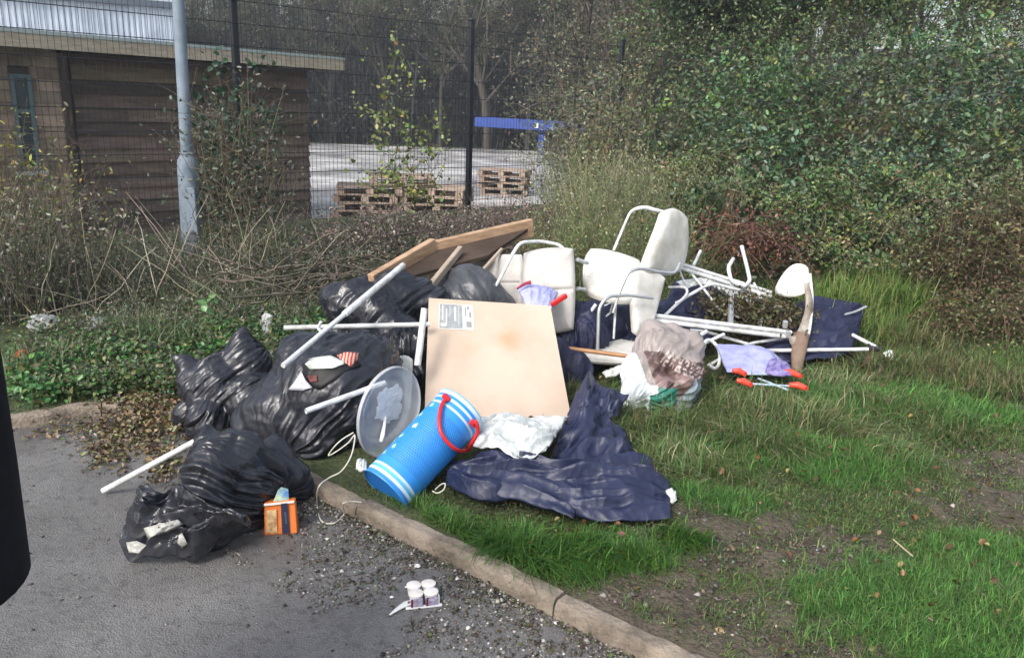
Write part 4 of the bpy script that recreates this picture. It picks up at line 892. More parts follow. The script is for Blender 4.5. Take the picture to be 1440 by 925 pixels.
bush('nettle_clump', 'olive green leafy clump left of the dead bramble heap', 960, 300, 7.8, .3, .25, [(.07, .12, .045), (.1, .13, .05), (.05, .09, .035)], .045, per=1200, canes=20)
wl = []
for px, py, dy, r in [(960, 250, 8.2, 34), (1000, 235, 8.3, 34), (1050, 270, 7.8, 30), (1150, 350, 6.9, 28), (1110, 290, 7.3, 28), (1180, 300, 7.2, 34), (1240, 320, 7.0, 34), (1210, 370, 6.7, 26), (1280, 360, 6.8, 28), (1090, 340, 7.0, 20), (930, 330, 7.4, 26), (1300, 270, 7.3, 26), (1160, 260, 7.8, 26), (1240, 250, 7.8, 28)]:
    c = D(px, py, dy); R_ = r / FPX * dy; wl.append((c[0], c[1], c[2], R_ * 1.3, R_, R_, RNG.uniform(0, 50)))
mounds('weedy_growth', 'mixed bright and olive green weeds in front of the brambles', 'weeds', wl, [(.11, .2, .06), (.17, .25, .08), (.2, .21, .08), (.08, .13, .06), (.24, .19, .11), (.13, .19, .13)], .034, per=2600, shell=.45, jit=.6, canes=30, canecol=(.25, .2, .13))
# olive hedge mass behind the brambles
L3 = []
for px, py, dy, r in [(1040, 90, 12.5, 60), (1100, 60, 12.8, 70), (1180, 60, 12.5, 70), (1250, 50, 12.8, 75), (1330, 50, 12.6, 75), (1400, 40, 12.4, 80), (1470, 60, 12.4, 80), (980, 70, 13.5, 60), (920, 60, 14.5, 60), (1060, 20, 14.5, 50), (1260, 0, 15, 60), (1450, 10, 15, 60), (1560, 30, 12.5, 90), (1660, 30, 12.5, 90), (1780, 30, 12.5, 100), (1415, 35, 13.6, 60), (1340, -10, 15.5, 70), (1400, 5, 15.5, 60), (960, 20, 16, 80), (900, 110, 14.5, 50)]:
    c = D(px, py, dy); R_ = r / FPX * dy; L3.append((c[0], c[1], c[2], R_ * 1.1, R_ * .8, R_, RNG.uniform(0, 50)))
mounds('hedge_thicket', 'olive and yellow green thicket rising behind the brambles', 'thicket', L3, [(.09, .14, .045), (.12, .18, .055), (.06, .1, .035), (.1, .1, .055), (.18, .21, .07)], .055, per=260, shell=.6, jit=.6, canes=14, canecol=(.07, .06, .045))
# leafy trees above the bank
def leafy(name, label, px, dy, h, r, cols, n, size, group=None, seed=1, bottom=.25):
    b = gpt(px, dy); e = empty(name, b, label, 'tree', group); f = Foliage(); tw = Foliage()
    tips = grow_tree(f, tw, (0, 0, 0), h, .07 + .008 * h, seed, nb=7, levels=3, up=.6, spread=r / h * 1.6, col=(.09, .08, .065))
    o = f.build('trunk', M['twig'], None, loc=(0, 0, 0)); o.parent = e; o = tw.build('branches', M['twig'], None, loc=(0, 0, 0)); o.parent = e
    g = Foliage(); q = tips[RNG.integers(0, len(tips), n)] + RNG.normal(0, .16, (n, 3)); 
    cl = RNG.integers(0, 40, len(tips)); tint = (.8 + .4 * _hash((q[:, 0] * 1.5).astype(int), (q[:, 1] * 1.5).astype(int), (q[:, 2] * 1.5).astype(int), 3))[:, None]
    g.leaves(q, RNG.uniform(.6, 1.3, n) * size, cvar(pick(cols, n), n, .25) * tint, up=.4); o = g.build('crown', M['leaf'], None, loc=(0, 0, 0)); o.parent = e
OG = [(.08, .14, .03), (.12, .17, .04), (.06, .11, .03), (.2, .22, .05)]; DG = [(.03, .06, .025), (.045, .08, .03), (.06, .09, .04)]
leafy('leafy_tree', 'dark green dense tree rising behind the right hand fence post', 950, 15, 5.5, 1.9, DG, 16000, .1, seed=31)
leafy('leafy_tree', 'dark green tree close beside the yellow green one above the brambles', 1030, 16, 5.5, 1.6, DG + OG[:1], 12000, .1, seed=32)
leafy('leafy_tree', 'yellow green tree above the middle of the bramble bank', 1100, 13.5, 4.6, 1.5, OG, 14000, .085, seed=33)
leafy('leafy_tree', 'green and yellow tree right of the middle of the bank', 1190, 14.5, 4.8, 1.5, OG, 11000, .085, seed=34)
leafy('leafy_tree', 'olive green thin tree near the right edge above the thicket', 1310, 14, 4.2, 1.5, OG + [(.12, .1, .06)] * 2, 8000, .08, seed=35)
leafy('leafy_tree', 'greyish green tree in the top right corner', 1420, 13, 4.0, 1.5, DG + [(.1, .11, .06)], 7000, .08, seed=36)
leafy('leafy_tree', 'pale brown leaved small tree right of the mesh fence', 800, 19, 6.0, 1.8, [(.12, .12, .08), (.16, .14, .09), (.09, .1, .06)], 5000, .085, seed=37)
leafy('leafy_tree', 'thin reddish brown leaved tree behind the dark tree', 880, 20, 6.5, 1.8, [(.1, .1, .06), (.14, .1, .07)], 6000, .085, seed=38)
#PART3
# ------------------------------------------------------------------ bin bags
def ico(sub):
    import bmesh
    bm = bmesh.new(); bmesh.ops.create_icosphere(bm, subdivisions=sub, radius=1)
    V = np.array([v.co[:] for v in bm.verts]); F = np.array([[v.index for v in f.verts] for f in bm.faces]); bm.free(); return V, F
ICO = {k: ico(k) for k in (4, 5, 6, 7)}
def blob_geo(sph, centre=None, sub=7, tie=None, folds=.02, crk=.012, seed=1, nf=11, p=22, ground=True, drop=True, zmin=None, sharp=1.):
    V, F = ICO[sub]; S = []
    for (px, py, dy, rp) in sph:
        c = D(px, py, dy); r = rp / FPX * dy * .97; S.append((c, r))
        if drop:
            g = float(H(c[0], c[1])); 
            if c[2] - r > g + .02: S.append((np.array([c[0], c[1] + .02, (c[2] + g + r * .5) / 2]), r * .95)); S.append((np.array([c[0], c[1] + .02, g + r * .55]), r * .9))
    C = np.mean([s[0] for s in S], 0) if centre is None else np.array(centre)
    R = np.zeros(len(V)); far = []
    for c, r in S:
        o = c - C; b = V @ o; disc = b * b - o @ o + r * r; t = np.where(disc > 0, b + np.sqrt(np.maximum(disc, 0)), 0); far.append(np.maximum(t, 0))
        # soft falloff near the silhouette of each sphere
    far = np.array(far); R = (far ** p).sum(0) ** (1 / p) * .985; R = np.maximum(R, .03)
    # smooth a little over the mesh
    E_ = np.concatenate([F[:, [0, 1]], F[:, [1, 2]], F[:, [2, 0]]]); deg = np.bincount(E_.ravel(), minlength=len(V))
    for _ in range({7: 14, 6: 7, 5: 3, 4: 2}[sub]):
        a = np.zeros(len(V)); np.add.at(a, E_[:, 0], R[E_[:, 1]]); np.add.at(a, E_[:, 1], R[E_[:, 0]]); R = .5 * R + .5 * a / np.maximum(deg, 1)
    P = C + V * R[:, None]; sc = np.mean([s[1] for s in S])
    T = C + np.array([0, 0, sc * 2]) if tie is None else np.array(tie)
    axis = unit(T - C); 
    a1 = unit(np.cross(axis, [.3, .9, .1])); a2 = np.cross(axis, a1); rel = P - T
    ang = np.arctan2(rel @ a2, rel @ a1); along = -(rel @ axis); dist = np.linalg.norm(rel, axis=1)
    nf = nf * 1.9; q = np.column_stack([np.cos(ang) * nf / 3.2, np.sin(ang) * nf / 3.2, dist * 1.3])
    wq = fbm(P * 4, seed + 40, 2)[:, None]; q = q + wq * 1.1
    f1 = ridge(q, seed); f2 = ridge(q * 2.3, seed + 3)
    fade = np.exp(-dist / (sc * 3.2)) * .9 + .35
    w = P + .06 * np.stack([noise(P * 7, seed + 7), noise(P * 7, seed + 8), noise(P * 7, seed + 9)], 1)
    cr = .8 * ridge(np.column_stack([q[:, 0] * 1.6, q[:, 1] * 1.6, dist * 6]) + 0.5 * wq, seed + 14) * .8 + .5 * ridge(w * np.array([5.5, 7, 9]), seed + 11) + .55 * ridge(w * np.array([14, 12, 17]), seed + 12) + .3 * ridge(w * 30, seed + 13)
    big = fbm(P * 4.5, seed + 20, 2); wq3 = np.column_stack([q[:, 0] * 1.1, q[:, 1] * 1.1, dist * 4.5]) + .6 * wq; cr = .5 * cr + 1.1 * worley(wq3, seed + 50) + .55 * worley(w * np.array([15, 13, 18]), seed + 51)
    am = .35 + 1.3 * sst(-.35, .45, noise(P * 5.5, seed + 31)); am2 = .2 + 1.5 * sst(-.3, .4, noise(P * 8, seed + 32)); dR = folds * (f1 * fade * am + .5 * f2 * fade * am2) + crk * (cr - .9) + .03 * big
    P = P + V * (dR * sharp)[:, None]
    if ground:
        g = H(P[:, 0], P[:, 1]) + .006; lo = P[:, 2] < g + .02
        P[:, 2] = np.maximum(P[:, 2], g - .01)
    if zmin is not None: P[:, 2] = np.maximum(P[:, 2], zmin)
    return P, F
def bag(name, label, cat, sph, m, group=None, parent=None, cols=None, **k):
    P, F = blob_geo(sph, **k)
    if parent is not None: me = raw_mesh(name, P, F, cols(P) if cols else None, True); return link(name, me, m, parent)
    o0 = P.mean(0); o0[2] = P[:, 2].min(); me = raw_mesh(name, P - o0, F, cols(P) if cols else None, True); o = link(name, me, m); o.location = o0
    return tag(o, label, cat, group)
BG = 'black bin bags in the rubbish pile'
def bagthing(label, sph, m, extra=None, **k):
    c = D(*sph[0][:3]); e = empty('bin_bag', (c[0], c[1], float(H(c[0], c[1]))), label, 'bin bag', BG); bag('bag_body', None, None, sph, m, parent=e, **k); return e
bagthing('black bin bag at the left end of the pile with long diagonal creases', [(308, 548, 3.75, 54), (345, 512, 3.8, 36), (275, 532, 3.75, 28), (292, 588, 3.6, 34), (350, 560, 3.7, 42), (262, 580, 3.7, 20), (338, 484, 3.8, 17), (262, 514, 3.75, 15), (340, 470, 3.82, 8), (250, 508, 3.75, 7)],
         M['bag'], tie=D(500, 380, 4.1), folds=.042, crk=.011, seed=3, nf=10)
bB = bagthing('large torn black bin bag with white and red striped rubbish showing in its hole', [(468, 548, 3.55, 82), (515, 512, 3.65, 48), (410, 580, 3.5, 62), (440, 520, 3.6, 52), (500, 600, 3.5, 48), (375, 590, 3.5, 42), (450, 610, 3.4, 48), (530, 560, 3.6, 34)],
         M['bag'], tie=D(640, 400, 4.2), folds=.034, crk=.011, seed=11, nf=10)
bC = bagthing('black bin bag slumped on the road in front of the pile beside an orange box', [(340, 682, 2.84, 60), (300, 665, 2.75, 48), (385, 668, 2.98, 40), (300, 705, 2.72, 42), (330, 640, 2.82, 42), (295, 622, 2.85, 22), (385, 640, 3.0, 26), (410, 668, 2.98, 24), (291, 602, 2.86, 9), (295, 735, 2.62, 28)],
         M['bag'], tie=D(140, 640, 2.75), folds=.04, crk=.011, seed=21, nf=11)
bagthing('black bin bag at the back of the pile lying under the long white pole', [(560, 425, 4.35, 42), (500, 432, 4.3, 38), (478, 425, 4.35, 24), (596, 430, 4.4, 38), (530, 445, 4.2, 40), (560, 470, 4.1, 36), (515, 406, 4.4, 17)], M['bag'], tie=D(700, 330, 4.8), folds=.036, crk=.011, seed=31, nf=9, sub=7)
bagthing('rounded greyish black bin bag behind the tan board', [(660, 425, 4.6, 50), (630, 430, 4.55, 38), (695, 440, 4.6, 38), (650, 460, 4.4, 40)], M['bag_grey'], tie=D(560, 330, 4.9), folds=.014, crk=.008, seed=41, nf=9, sub=7)
bagthing('black bin bag in the gap between torn bag and tan board', [(568, 492, 4.0, 30), (578, 530, 3.95, 22), (552, 500, 4.0, 30)], M['bag'], folds=.02, crk=.012, seed=51, sub=6)
bagthing('dark bin bag under the white chairs right of the tan board', [(815, 470, 4.7, 40), (800, 520, 4.4, 34), (850, 470, 4.9, 34), (780, 500, 4.4, 30)], M['canvas'], folds=.025, crk=.014, seed=61, sub=6)

def sheet(top, bot, nu=90, nv=60, bulge=.05, fold=.02, crk=.01, seed=1, fdir=(1, .3), fs=9., up=(0, -.3, 1), prof=None, taper=False):
    """surface ruled between two curves of world points, with creases"""
    A = crom(np.array(top), 12); B = crom(np.array(bot), 12)
    A = np.array([[np.interp(u, np.linspace(0, 1, len(A)), A[:, k]) for k in range(3)] for u in np.linspace(0, 1, nu)])
    B = np.array([[np.interp(u, np.linspace(0, 1, len(B)), B[:, k]) for k in range(3)] for u in np.linspace(0, 1, nu)])
    v = np.linspace(0, 1, nv)[:, None, None]; P = A[None] * (1 - v) + B[None] * v
    u_, v_ = np.meshgrid(np.linspace(0, 1, nu), np.linspace(0, 1, nv))
    W = np.sin(np.pi * v_) ** .7 * (np.sin(np.pi * u_).clip(0) ** .35)
    n = unit(np.array(up, float)); q = P.reshape(-1, 3); w = q + .05 * np.stack([noise(q * 5, seed), noise(q * 5, seed + 1), noise(q * 5, seed + 2)], 1)
    L_ = np.linalg.norm(A[-1] - A[0]) + np.linalg.norm(A[0] - B[0])
    uu = (u_ * fdir[0] + v_ * fdir[1]).ravel(); vv = (u_ * -fdir[1] + v_ * fdir[0]).ravel()
    fo = ridge(np.column_stack([uu * fs + .6 * noise(q * 3, seed + 4), vv * 1.8, q[:, 0] * 0]), seed + 5) + .5 * ridge(np.column_stack([uu * fs * 2.2, vv * 3.5, q[:, 0] * 0 + 7]), seed + 6)
    cr = .5 * ridge(w * 9, seed + 7) + 1.6 * worley(w * np.array([7, 9, 9]), seed + 8) + .7 * worley(w * 18, seed + 9)
    h = (bulge * W).ravel() + fold * (fo - .4) * (.35 + .65 * W.ravel()) + crk * (cr - .5)
    P = q + n * h[:, None]
    ids = np.arange(nu * nv).reshape(nv, nu); F = np.stack([ids[:-1, :-1], ids[1:, :-1], ids[1:, 1:], ids[:-1, 1:]], -1).reshape(-1, 4)
    return P, F
def sheet_obj(name, m, parent, top, bot, thick=.004, clamp=True, **k):
    P, F = sheet(top, bot, **k)
    if clamp: P[:, 2] = np.maximum(P[:, 2], H(P[:, 0], P[:, 1]) + .012)
    me = raw_mesh(name, P, F, None, True); o = link(name, me, m, parent)
    s = o.modifiers.new('solid', 'SOLIDIFY'); s.thickness = thick; s.offset = -1
    return o
# bag mouth of the slumped bag spread over the road
sheet_obj('bag_mouth', bagmat('shiny_bin_liner', (.016, .017, .022), .2, .9), bC, [D(205, 690, 2.68), D(225, 700, 2.62), D(250, 690, 2.66), D(270, 700, 2.55), D(300, 725, 2.5), D(350, 740, 2.45)],
          [G(170, 770, .03), G(180, 786, .015), G(210, 792, .015), G(245, 790, .015), G(290, 785, .02), G(355, 745, .03)], bulge=.045, fold=.05, crk=.028, seed=71, fdir=(.8, .6), fs=7, nu=140, nv=90)
cl = mat('clear_crumpled_film', (.3, .31, .3), .3, (.62, .62, .58), 12, .5, 40, transl=.2)
# torn opening of the big bag
def frontpts(e, L_):  # put points just in front of the bag surface
    return L_
import mathutils
dg = None
def surf(obj, px, py, off=.006):
    from mathutils.bvhtree import BVHTree
    if obj.name not in surf.c:
        me = obj.data; surf.c[obj.name] = BVHTree.FromPolygons([v.co[:] for v in me.vertices], [p.vertices[:] for p in me.polygons])
    d = ray(px, py); d = d / np.linalg.norm(d); h = surf.c[obj.name].ray_cast(Vector(CAM), Vector(d))
    if h[0] is None: return None
    return np.array(h[0]) - d * off
surf.c = {}
bodyB = [c for c in bB.children if c.name.startswith('bag_body')][0]
def patch(name, poly, m, parent, obj, off=.006, crk=.0, seed=1, bulge=.0):
    """small surface that lies on another one, outline in photo pixels"""
    poly = np.array(poly, float); P = [surf(obj, x, y, off) for x, y in poly]; c = surf(obj, *poly.mean(0), off + bulge)
    if any(p is None for p in P) or c is None: return None
    n = len(P); V = [c]; F = []
    for r in (.35, .7, 1.):
        for i in range(n):
            q = poly.mean(0) * (1 - r) + poly[i] * r; s = surf(obj, q[0], q[1], off + bulge * (1 - r)); V.append((s if s is not None else P[i]) + (RNG.normal(0, crk, 3) if r < 1 else 0))
    for i in range(n): F.append((0, 1 + i, 1 + (i + 1) % n))
    for k in range(2):
        for i in range(n): a = 1 + k * n + i; b = 1 + k * n + (i + 1) % n; F.append((a, a + n, b + n, b))
    m_ = MB(); m_.add(V, F); o = m_.build(name, m, parent, True, 60); s = o.modifiers.new('solid', 'SOLIDIFY'); s.thickness = .003; s.offset = -1; return o
mouth = [c for c in bC.children if c.name.startswith('bag_mouth')][0]
patch('crumpled_label', [(203, 742), (222, 737), (250, 730), (258, 736), (235, 747), (208, 756)], cl, bC, mouth, .01, .006, bulge=.012)
patch('crumpled_film', [(178, 762), (192, 760), (206, 766), (196, 778), (182, 776)], cl, bC, mouth, .008, .004, bulge=.006)
patch('crumpled_film', [(252, 752), (258, 748), (262, 764), (256, 770), (250, 762)], cl, bC, mouth, .008, .004, bulge=.008)
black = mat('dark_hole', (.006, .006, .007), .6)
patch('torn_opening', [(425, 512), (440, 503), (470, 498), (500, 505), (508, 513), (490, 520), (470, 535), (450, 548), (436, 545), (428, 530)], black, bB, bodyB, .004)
patch('white_rubbish', [(429, 512), (440, 503), (465, 500), (484, 508), (484, 512), (468, 518), (436, 519)], mat('pale_green_film', (.5, .58, .52), .35, (.75, .78, .72), 20, .3, 40), bB, bodyB, .014, .002, bulge=.01)
patch('white_rubbish', [(424, 522), (430, 535), (440, 545), (425, 549), (405, 548), (414, 538)], mat('grey_white_film', (.4, .42, .5), .3, (.6, .62, .68), 20, .3, 40), bB, bodyB, .01, .002, bulge=.006)
stp = bpy.data.materials.new('red_white_stripes'); stp.use_nodes = True; N = stp.node_tree.nodes; L = stp.node_tree.links; w_ = N.new('ShaderNodeTexWave'); w_.inputs['Scale'].default_value = 22; w_.inputs['Distortion'].default_value = .6
tc = N.new('ShaderNodeTexCoord'); L.new(tc.outputs['Object'], w_.inputs['Vector']); r_ = N.new('ShaderNodeValToRGB'); r_.color_ramp.elements[0].color = (.45, .03, .02, 1); r_.color_ramp.elements[1].color = (.6, .42, .34, 1); r_.color_ramp.elements[0].position = .4; r_.color_ramp.elements[1].position = .55
L.new(w_.outputs['Fac'], r_.inputs[0]); L.new(r_.outputs[0], N['Principled BSDF'].inputs['Base Color']); N['Principled BSDF'].inputs['Roughness'].default_value = .4
patch('striped_rubbish', [(474, 500), (486, 495), (504, 496), (502, 506), (493, 516), (484, 510)], stp, bB, bodyB, .008, .001, bulge=.006)
patch('red_rubbish', [(432, 528), (446, 527), (447, 536), (436, 538)], mat('dark_red', (.12, .02, .02), .5), bB, bodyB, .009)

# orange food box by the front bag
def frame_from(o, xdir, up):
    x = unit(np.array(xdir, float)); z = unit(np.array(up, float)); y = unit(np.cross(z, x)); x = np.cross(y, z); return (x, y, z)
bx = G(396, 752, .0); e = empty('food_box', bx, 'small crumpled orange food carton with dark stripe standing on the road against the front bag', 'box')
orange = mat('orange_card', (.62, .14, .02), .45, (.75, .2, .04), 20); navy = mat('dark_navy_print', (.02, .025, .06), .4); photo = mat('food_print', (.3, .12, .04), .45, (.7, .5, .26), 38)
A3_ = frame_from(bx, unit(RT + np.array([0, .15, 0])), (0, .15, 1)); s_ = bx[1] / FPX
def bl_(u, v, w): return bx + A3_[0] * u * s_ + A3_[2] * v * s_ * 1.12 + A3_[1] * w * s_
m = MB()
V = [bl_(-26, 0, 0), bl_(24, 2, 0), bl_(20, 50, 3), bl_(-27, 46, 2), bl_(-22, 0, 24), bl_(24, 2, 24), bl_(19, 48, 22), bl_(-25, 46, 22)]
m.add(V, [(0, 1, 2, 3), (5, 4, 7, 6), (1, 5, 6, 2), (4, 0, 3, 7), (3, 2, 6, 7), (1, 0, 4, 5)]); o = m.build('carton', orange, e)
bv = o.modifiers.new('b', 'BEVEL'); bv.width = .002
def quadp(name, pts, m_, par):
    m = MB(); m.add([bl_(a, b, -1.2) for a, b in pts] + [bl_(a, b, -.3) for a, b in pts], [(0, 1, 2, 3), (0, 4, 5, 1), (1, 5, 6, 2), (2, 6, 7, 3), (3, 7, 4, 0)]); return m.build(name, m_, par)
quadp('stripe', [(1, 2.5), (13, 3), (9, 47), (-1, 46)], navy, e)
quadp('food_picture', [(-23, 4), (-6, 3), (-8, 38), (-24, 36)], photo, e)
quadp('stripe_lettering', [(6, 17), (9, 17), (7, 34), (4.5, 34)], mat('pale_blue_print', (.4, .5, .62), .5), e)
quadp('white_edge', [(-26, 43), (19, 47), (19, 50), (-27, 46)], mat('white_card', (.75, .74, .7), .6), e)
m = MB(); a = bl_(-10, 48, 8); m.add([bl_(-14, 46, 6), bl_(10, 47, 8), bl_(8, 62, 16), bl_(-8, 60, 18), bl_(-2, 66, 14)], [(0, 1, 2, 4, 3)]); o = m.build('box_flap', mat('blue_print', (.05, .2, .5), .4, (.4, .5, .25), 30), e); o.modifiers.new('s', 'SOLIDIFY').thickness = .002

# ------------------------------------------------------------------ white poles
def pole(label, a, b, r, r2=None, joint=None, name='white_pole', m=None, n=14, group='white metal poles from a frame'):
    a = np.array(a); b = np.array(b); e = empty(name, b if b[2] < a[2] else a, label, 'pole', group); mb = MB(); m = m or M['white_metal']
    if joint is None: mb.tube([a, a * .5 + b * .5, b], r, n, cap=False); mb.tube([a + (b - a) * .001, b - (b - a) * .001], r * .8, n, cap=False); mb.build('tube', m, e, True, 40)
    else:
        c = a * (1 - joint) + b * joint; mb.tube([a, c], r, n); mb.build('tube', m, e, True, 40); mb = MB(); mb.tube([c - (b - a) * .001, b], r2, n); mb.build('inner_tube', m, e, True, 40)
    return e
pole('long white pole lying diagonally over the black bags from the wooden tabletop', D(567, 373, 4.25), D(398, 514, 3.2), .0165, .0115, .55)
pole('white pole lying level across the bags with its left end over the weeds', D(399, 461, 3.75), D(604, 456, 3.95), .0125)
pole('short white pole with an open end just below the torn hole in the large bag', D(430, 578, 3.1), D(541, 538, 3.36), .0125)
pole('white pole sticking out over the road from under the front bag', G(145, 690, .015), D(275, 620, 3.0), .0125)
pf = pole('upright flattened white pole beside the left edge of the tan board', D(597, 434, 3.85), D(587, 514, 3.72), .017)
m = MB(); m.tube([D(452, 452, 3.7), D(448, 462, 3.7), D(458, 470, 3.68)], .008, 8, smooth=4); m.build('hook', M['white_metal'], pf)

# ------------------------------------------------------------------ timber edged tabletop
tt = empty('wooden_tabletop', D(600, 400, 4.8), 'upturned wooden tabletop with timber rim at the back of the pile', 'tabletop')
A = D(612, 350, 4.9); B = D(748, 318, 5.3); C_ = D(522, 403, 4.35); E_ = B + (C_ - A) * .9
m = MB(); nrm = unit(np.cross(B - A, C_ - A)); nrm = nrm * (1 if nrm @ (CAM - A) > 0 else -1)
def plate(m, a, b, c, d, th, n): m.add([a, b, c, d, a + n * th, b + n * th, c + n * th, d + n * th], [(0, 3, 2, 1), (4, 5, 6, 7), (0, 1, 5, 4), (1, 2, 6, 5), (2, 3, 7, 6), (3, 0, 4, 7)])
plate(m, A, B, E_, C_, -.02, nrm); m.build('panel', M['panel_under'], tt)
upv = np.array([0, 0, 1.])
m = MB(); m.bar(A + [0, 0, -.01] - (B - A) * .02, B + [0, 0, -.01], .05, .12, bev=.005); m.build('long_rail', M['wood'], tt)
m = MB(); m.bar(A + [-.01, -.02, .03], C_ + [0, 0, .03], .045, .08, bev=.004); m.build('side_rail', M['wood'], tt)
m = MB(); m.bar(A + (C_ - A) * 0.05 + [.04, -.03, -.04], C_ + [.04, -.03, -.03], .03, .03, bev=.004); m.build('side_rail', M['wood'], tt)
m = MB(); m.bar(D(648, 350, 4.8), D(606, 402, 4.4), .03, .045, bev=.004); m.build('batten', mat('worn_batten', (.3, .24, .18), .7, (.4, .33, .26), 8), tt)
m = MB(); m.bar(D(706, 350, 4.9), D(668, 392, 4.6), .02, .02, bev=.004); m.build('batten', bpy.data.materials['worn_batten'], tt)

# ------------------------------------------------------------------ tan board
bd = empty('tan_board', D(700, 585, 3.75), 'large tan fibreboard panel leaning on the pile with a grey label in one corner', 'board')
cTL, cTR, cBR, cBL = D(603, 419, 4.12), D(774, 430, 4.15), D(804, 592, 3.72), D(597, 583, 3.68)
n_ = unit(np.cross(cTR - cTL, cBL - cTL)); n_ = n_ * (1 if n_ @ (CAM - cTL) > 0 else -1)
def bil(u, v, off=0): return (cTL * (1 - u) + cTR * u) * (1 - v) + (cBL * (1 - u) + cBR * u) * v + n_ * off
m = MB(); K = 14; V = []
for s_ in (0, 1):
    for j in range(K + 1):
        for i in range(K + 1):
            u, v = i / K, j / K; w = .012 * math.sin(u * 3.1) * math.sin(v * 2.6); V.append(bil(u, v, w - .022 * s_))
F = []
o_ = (K + 1) ** 2
for j in range(K):
    for i in range(K):
        a = j * (K + 1) + i; F.append((a, a + K + 1, a + K + 2, a + 1)); F.append((a + o_, a + 1 + o_, a + K + 2 + o_, a + K + 1 + o_))
for i in range(K):
    a = i; F.append((a, a + 1, a + 1 + o_, a + o_)); a = K * (K + 1) + i; F.append((a + 1, a, a + o_, a + 1 + o_))
    a = i * (K + 1); F.append((a + K + 1, a, a + o_, a + K + 1 + o_)); a = i * (K + 1) + K; F.append((a, a + K + 1, a + K + 1 + o_, a + o_))
m.add(V, F); bm_ = m.build('panel', M['board'], bd, True, 30)
# stains: one soft brown mark as in the photo
nt = M['board'].node_tree; N = nt.nodes; L = nt.links; b_ = N['Principled BSDF']; src = b_.inputs['Base Color'].links[0].from_socket
def stain(src, c, r, col, amt):
    g = N.new('ShaderNodeVectorMath'); g.operation = 'DISTANCE'; t = N.new('ShaderNodeTexCoord'); nz = N.new('ShaderNodeTexNoise'); nz.inputs['Scale'].default_value = 7
    L.new(t.outputs['Object'], g.inputs[0]); g.inputs[1].default_value = tuple(c); L.new(t.outputs['Object'], nz.inputs['Vector'])
    a = N.new('ShaderNodeMath'); a.operation = 'MULTIPLY_ADD'; a.inputs[1].default_value = r * 1.0; L.new(nz.outputs['Fac'], a.inputs[0]); L.new(g.outputs['Value'], a.inputs[2])
    mr = N.new('ShaderNodeMapRange'); mr.inputs[1].default_value = r * .6; mr.inputs[2].default_value = r * 1.5; mr.inputs[3].default_value = amt; mr.inputs[4].default_value = 0; L.new(a.outputs[0], mr.inputs[0])
    mx = N.new('ShaderNodeMix'); mx.data_type = 'RGBA'; L.new(mr.outputs[0], mx.inputs[0]); L.new(src, mx.inputs[6]); mx.inputs[7].default_value = hexc(col); return mx.outputs[2]
o1 = stain(src, bil(.62, .33), .085, (.42, .24, .105), .6); o1 = stain(o1, bil(.3, .42), .07, (.46, .28, .17), .35); L.new(o1, b_.inputs['Base Color'])
def bpatch(name, u0, v0, u1, v1, off, m_, par):
    m = MB(); P = [bil(u, v, off + .012 * math.sin(u * 3.1) * math.sin(v * 2.6)) for u, v in ((u0, v0), (u0, v1), (u1, v1), (u1, v0))]; Q = [p - n_ * .0015 for p in P]
    m.add(P + Q, [(0, 1, 2, 3), (0, 4, 5, 1), (1, 5, 6, 2), (2, 6, 7, 3), (3, 7, 4, 0)]); return m.build(name, m_, par)
lb_ = bpatch('label', .085, .045, .36, .275, .003, mat('label_white', (.52, .54, .52), .5, (.62, .63, .6), 30), bd)
bpatch('label_print', .09, .05, .27, .265, .0045, mat('label_grey', (.2, .22, .24), .5, (.3, .32, .33), 40), lb_)
gp = mat('label_pale_print', (.5, .52, .5), .5)
for (a, b, c, d) in [(.11, .06, .12, .2), (.14, .09, .15, .25), (.205, .07, .222, .2), (.24, .06, .245, .24), (.1, .225, .14, .255), (.17, .06, .175, .15)]: bpatch('label_mark', a, b, c, d, .006, gp, lb_)
for (a, b, c, d) in [(.29, .07, .3, .15), (.31, .06, .325, .09), (.3, .2, .34, .25), (.325, .11, .34, .16)]: bpatch('label_mark', a, b, c, d, .006, mat('label_dark', (.25, .26, .26), .5) if 'label_dark' not in bpy.data.materials else bpy.data.materials['label_dark'], lb_)

# ------------------------------------------------------------------ translucent plastic lid
lc = D(549, 580, 3.28); ld = empty('plastic_lid', lc, 'round translucent plastic lid leaning on the torn bag behind the blue tube', 'lid')
cdx, cdy = RT, -UP
maj = unit(cdx * 21 + cdy * (-62)); mnr = unit(cdx * 62 + cdy * 21); vw = unit(ray(549, 580))
a_ = 71 / FPX * 3.28 * 1.0; rat = .61; ph = math.acos(rat); V2 = mnr * math.cos(ph) + vw * math.sin(ph) * 1.0; nv = unit(np.cross(maj, V2)); nv = nv * (1 if nv @ -vw > 0 else -1)
prof = [(0, -.035), (.3, -.034), (.62, -.034), (.68, -.03), (.72, -.02), (.8, -.014), (.9, -.008), (.96, -.002), (.975, .004), (.99, .004), (1.0, 0), (1.0, -.008)]
m = MB(); V = []; NS = 64
for (r, z) in prof:
    for k in range(NS):
        t = 2 * math.pi * k / NS; V.append(lc + (maj * math.cos(t) + V2 * math.sin(t)) * r * a_ + nv * z * 1.2)
F = [(i * NS + k, i * NS + (k + 1) % NS, (i + 1) * NS + (k + 1) % NS, (i + 1) * NS + k) for i in range(len(prof) - 1) for k in range(NS)]
m.add(V, F)
plm = bpy.data.materials.new('clouded_plastic'); plm.use_nodes = True; N = plm.node_tree.nodes; L = plm.node_tree.links; b = N['Principled BSDF']; b.inputs['Base Color'].default_value = (.85, .88, .92, 1); b.inputs['Roughness'].default_value = .22
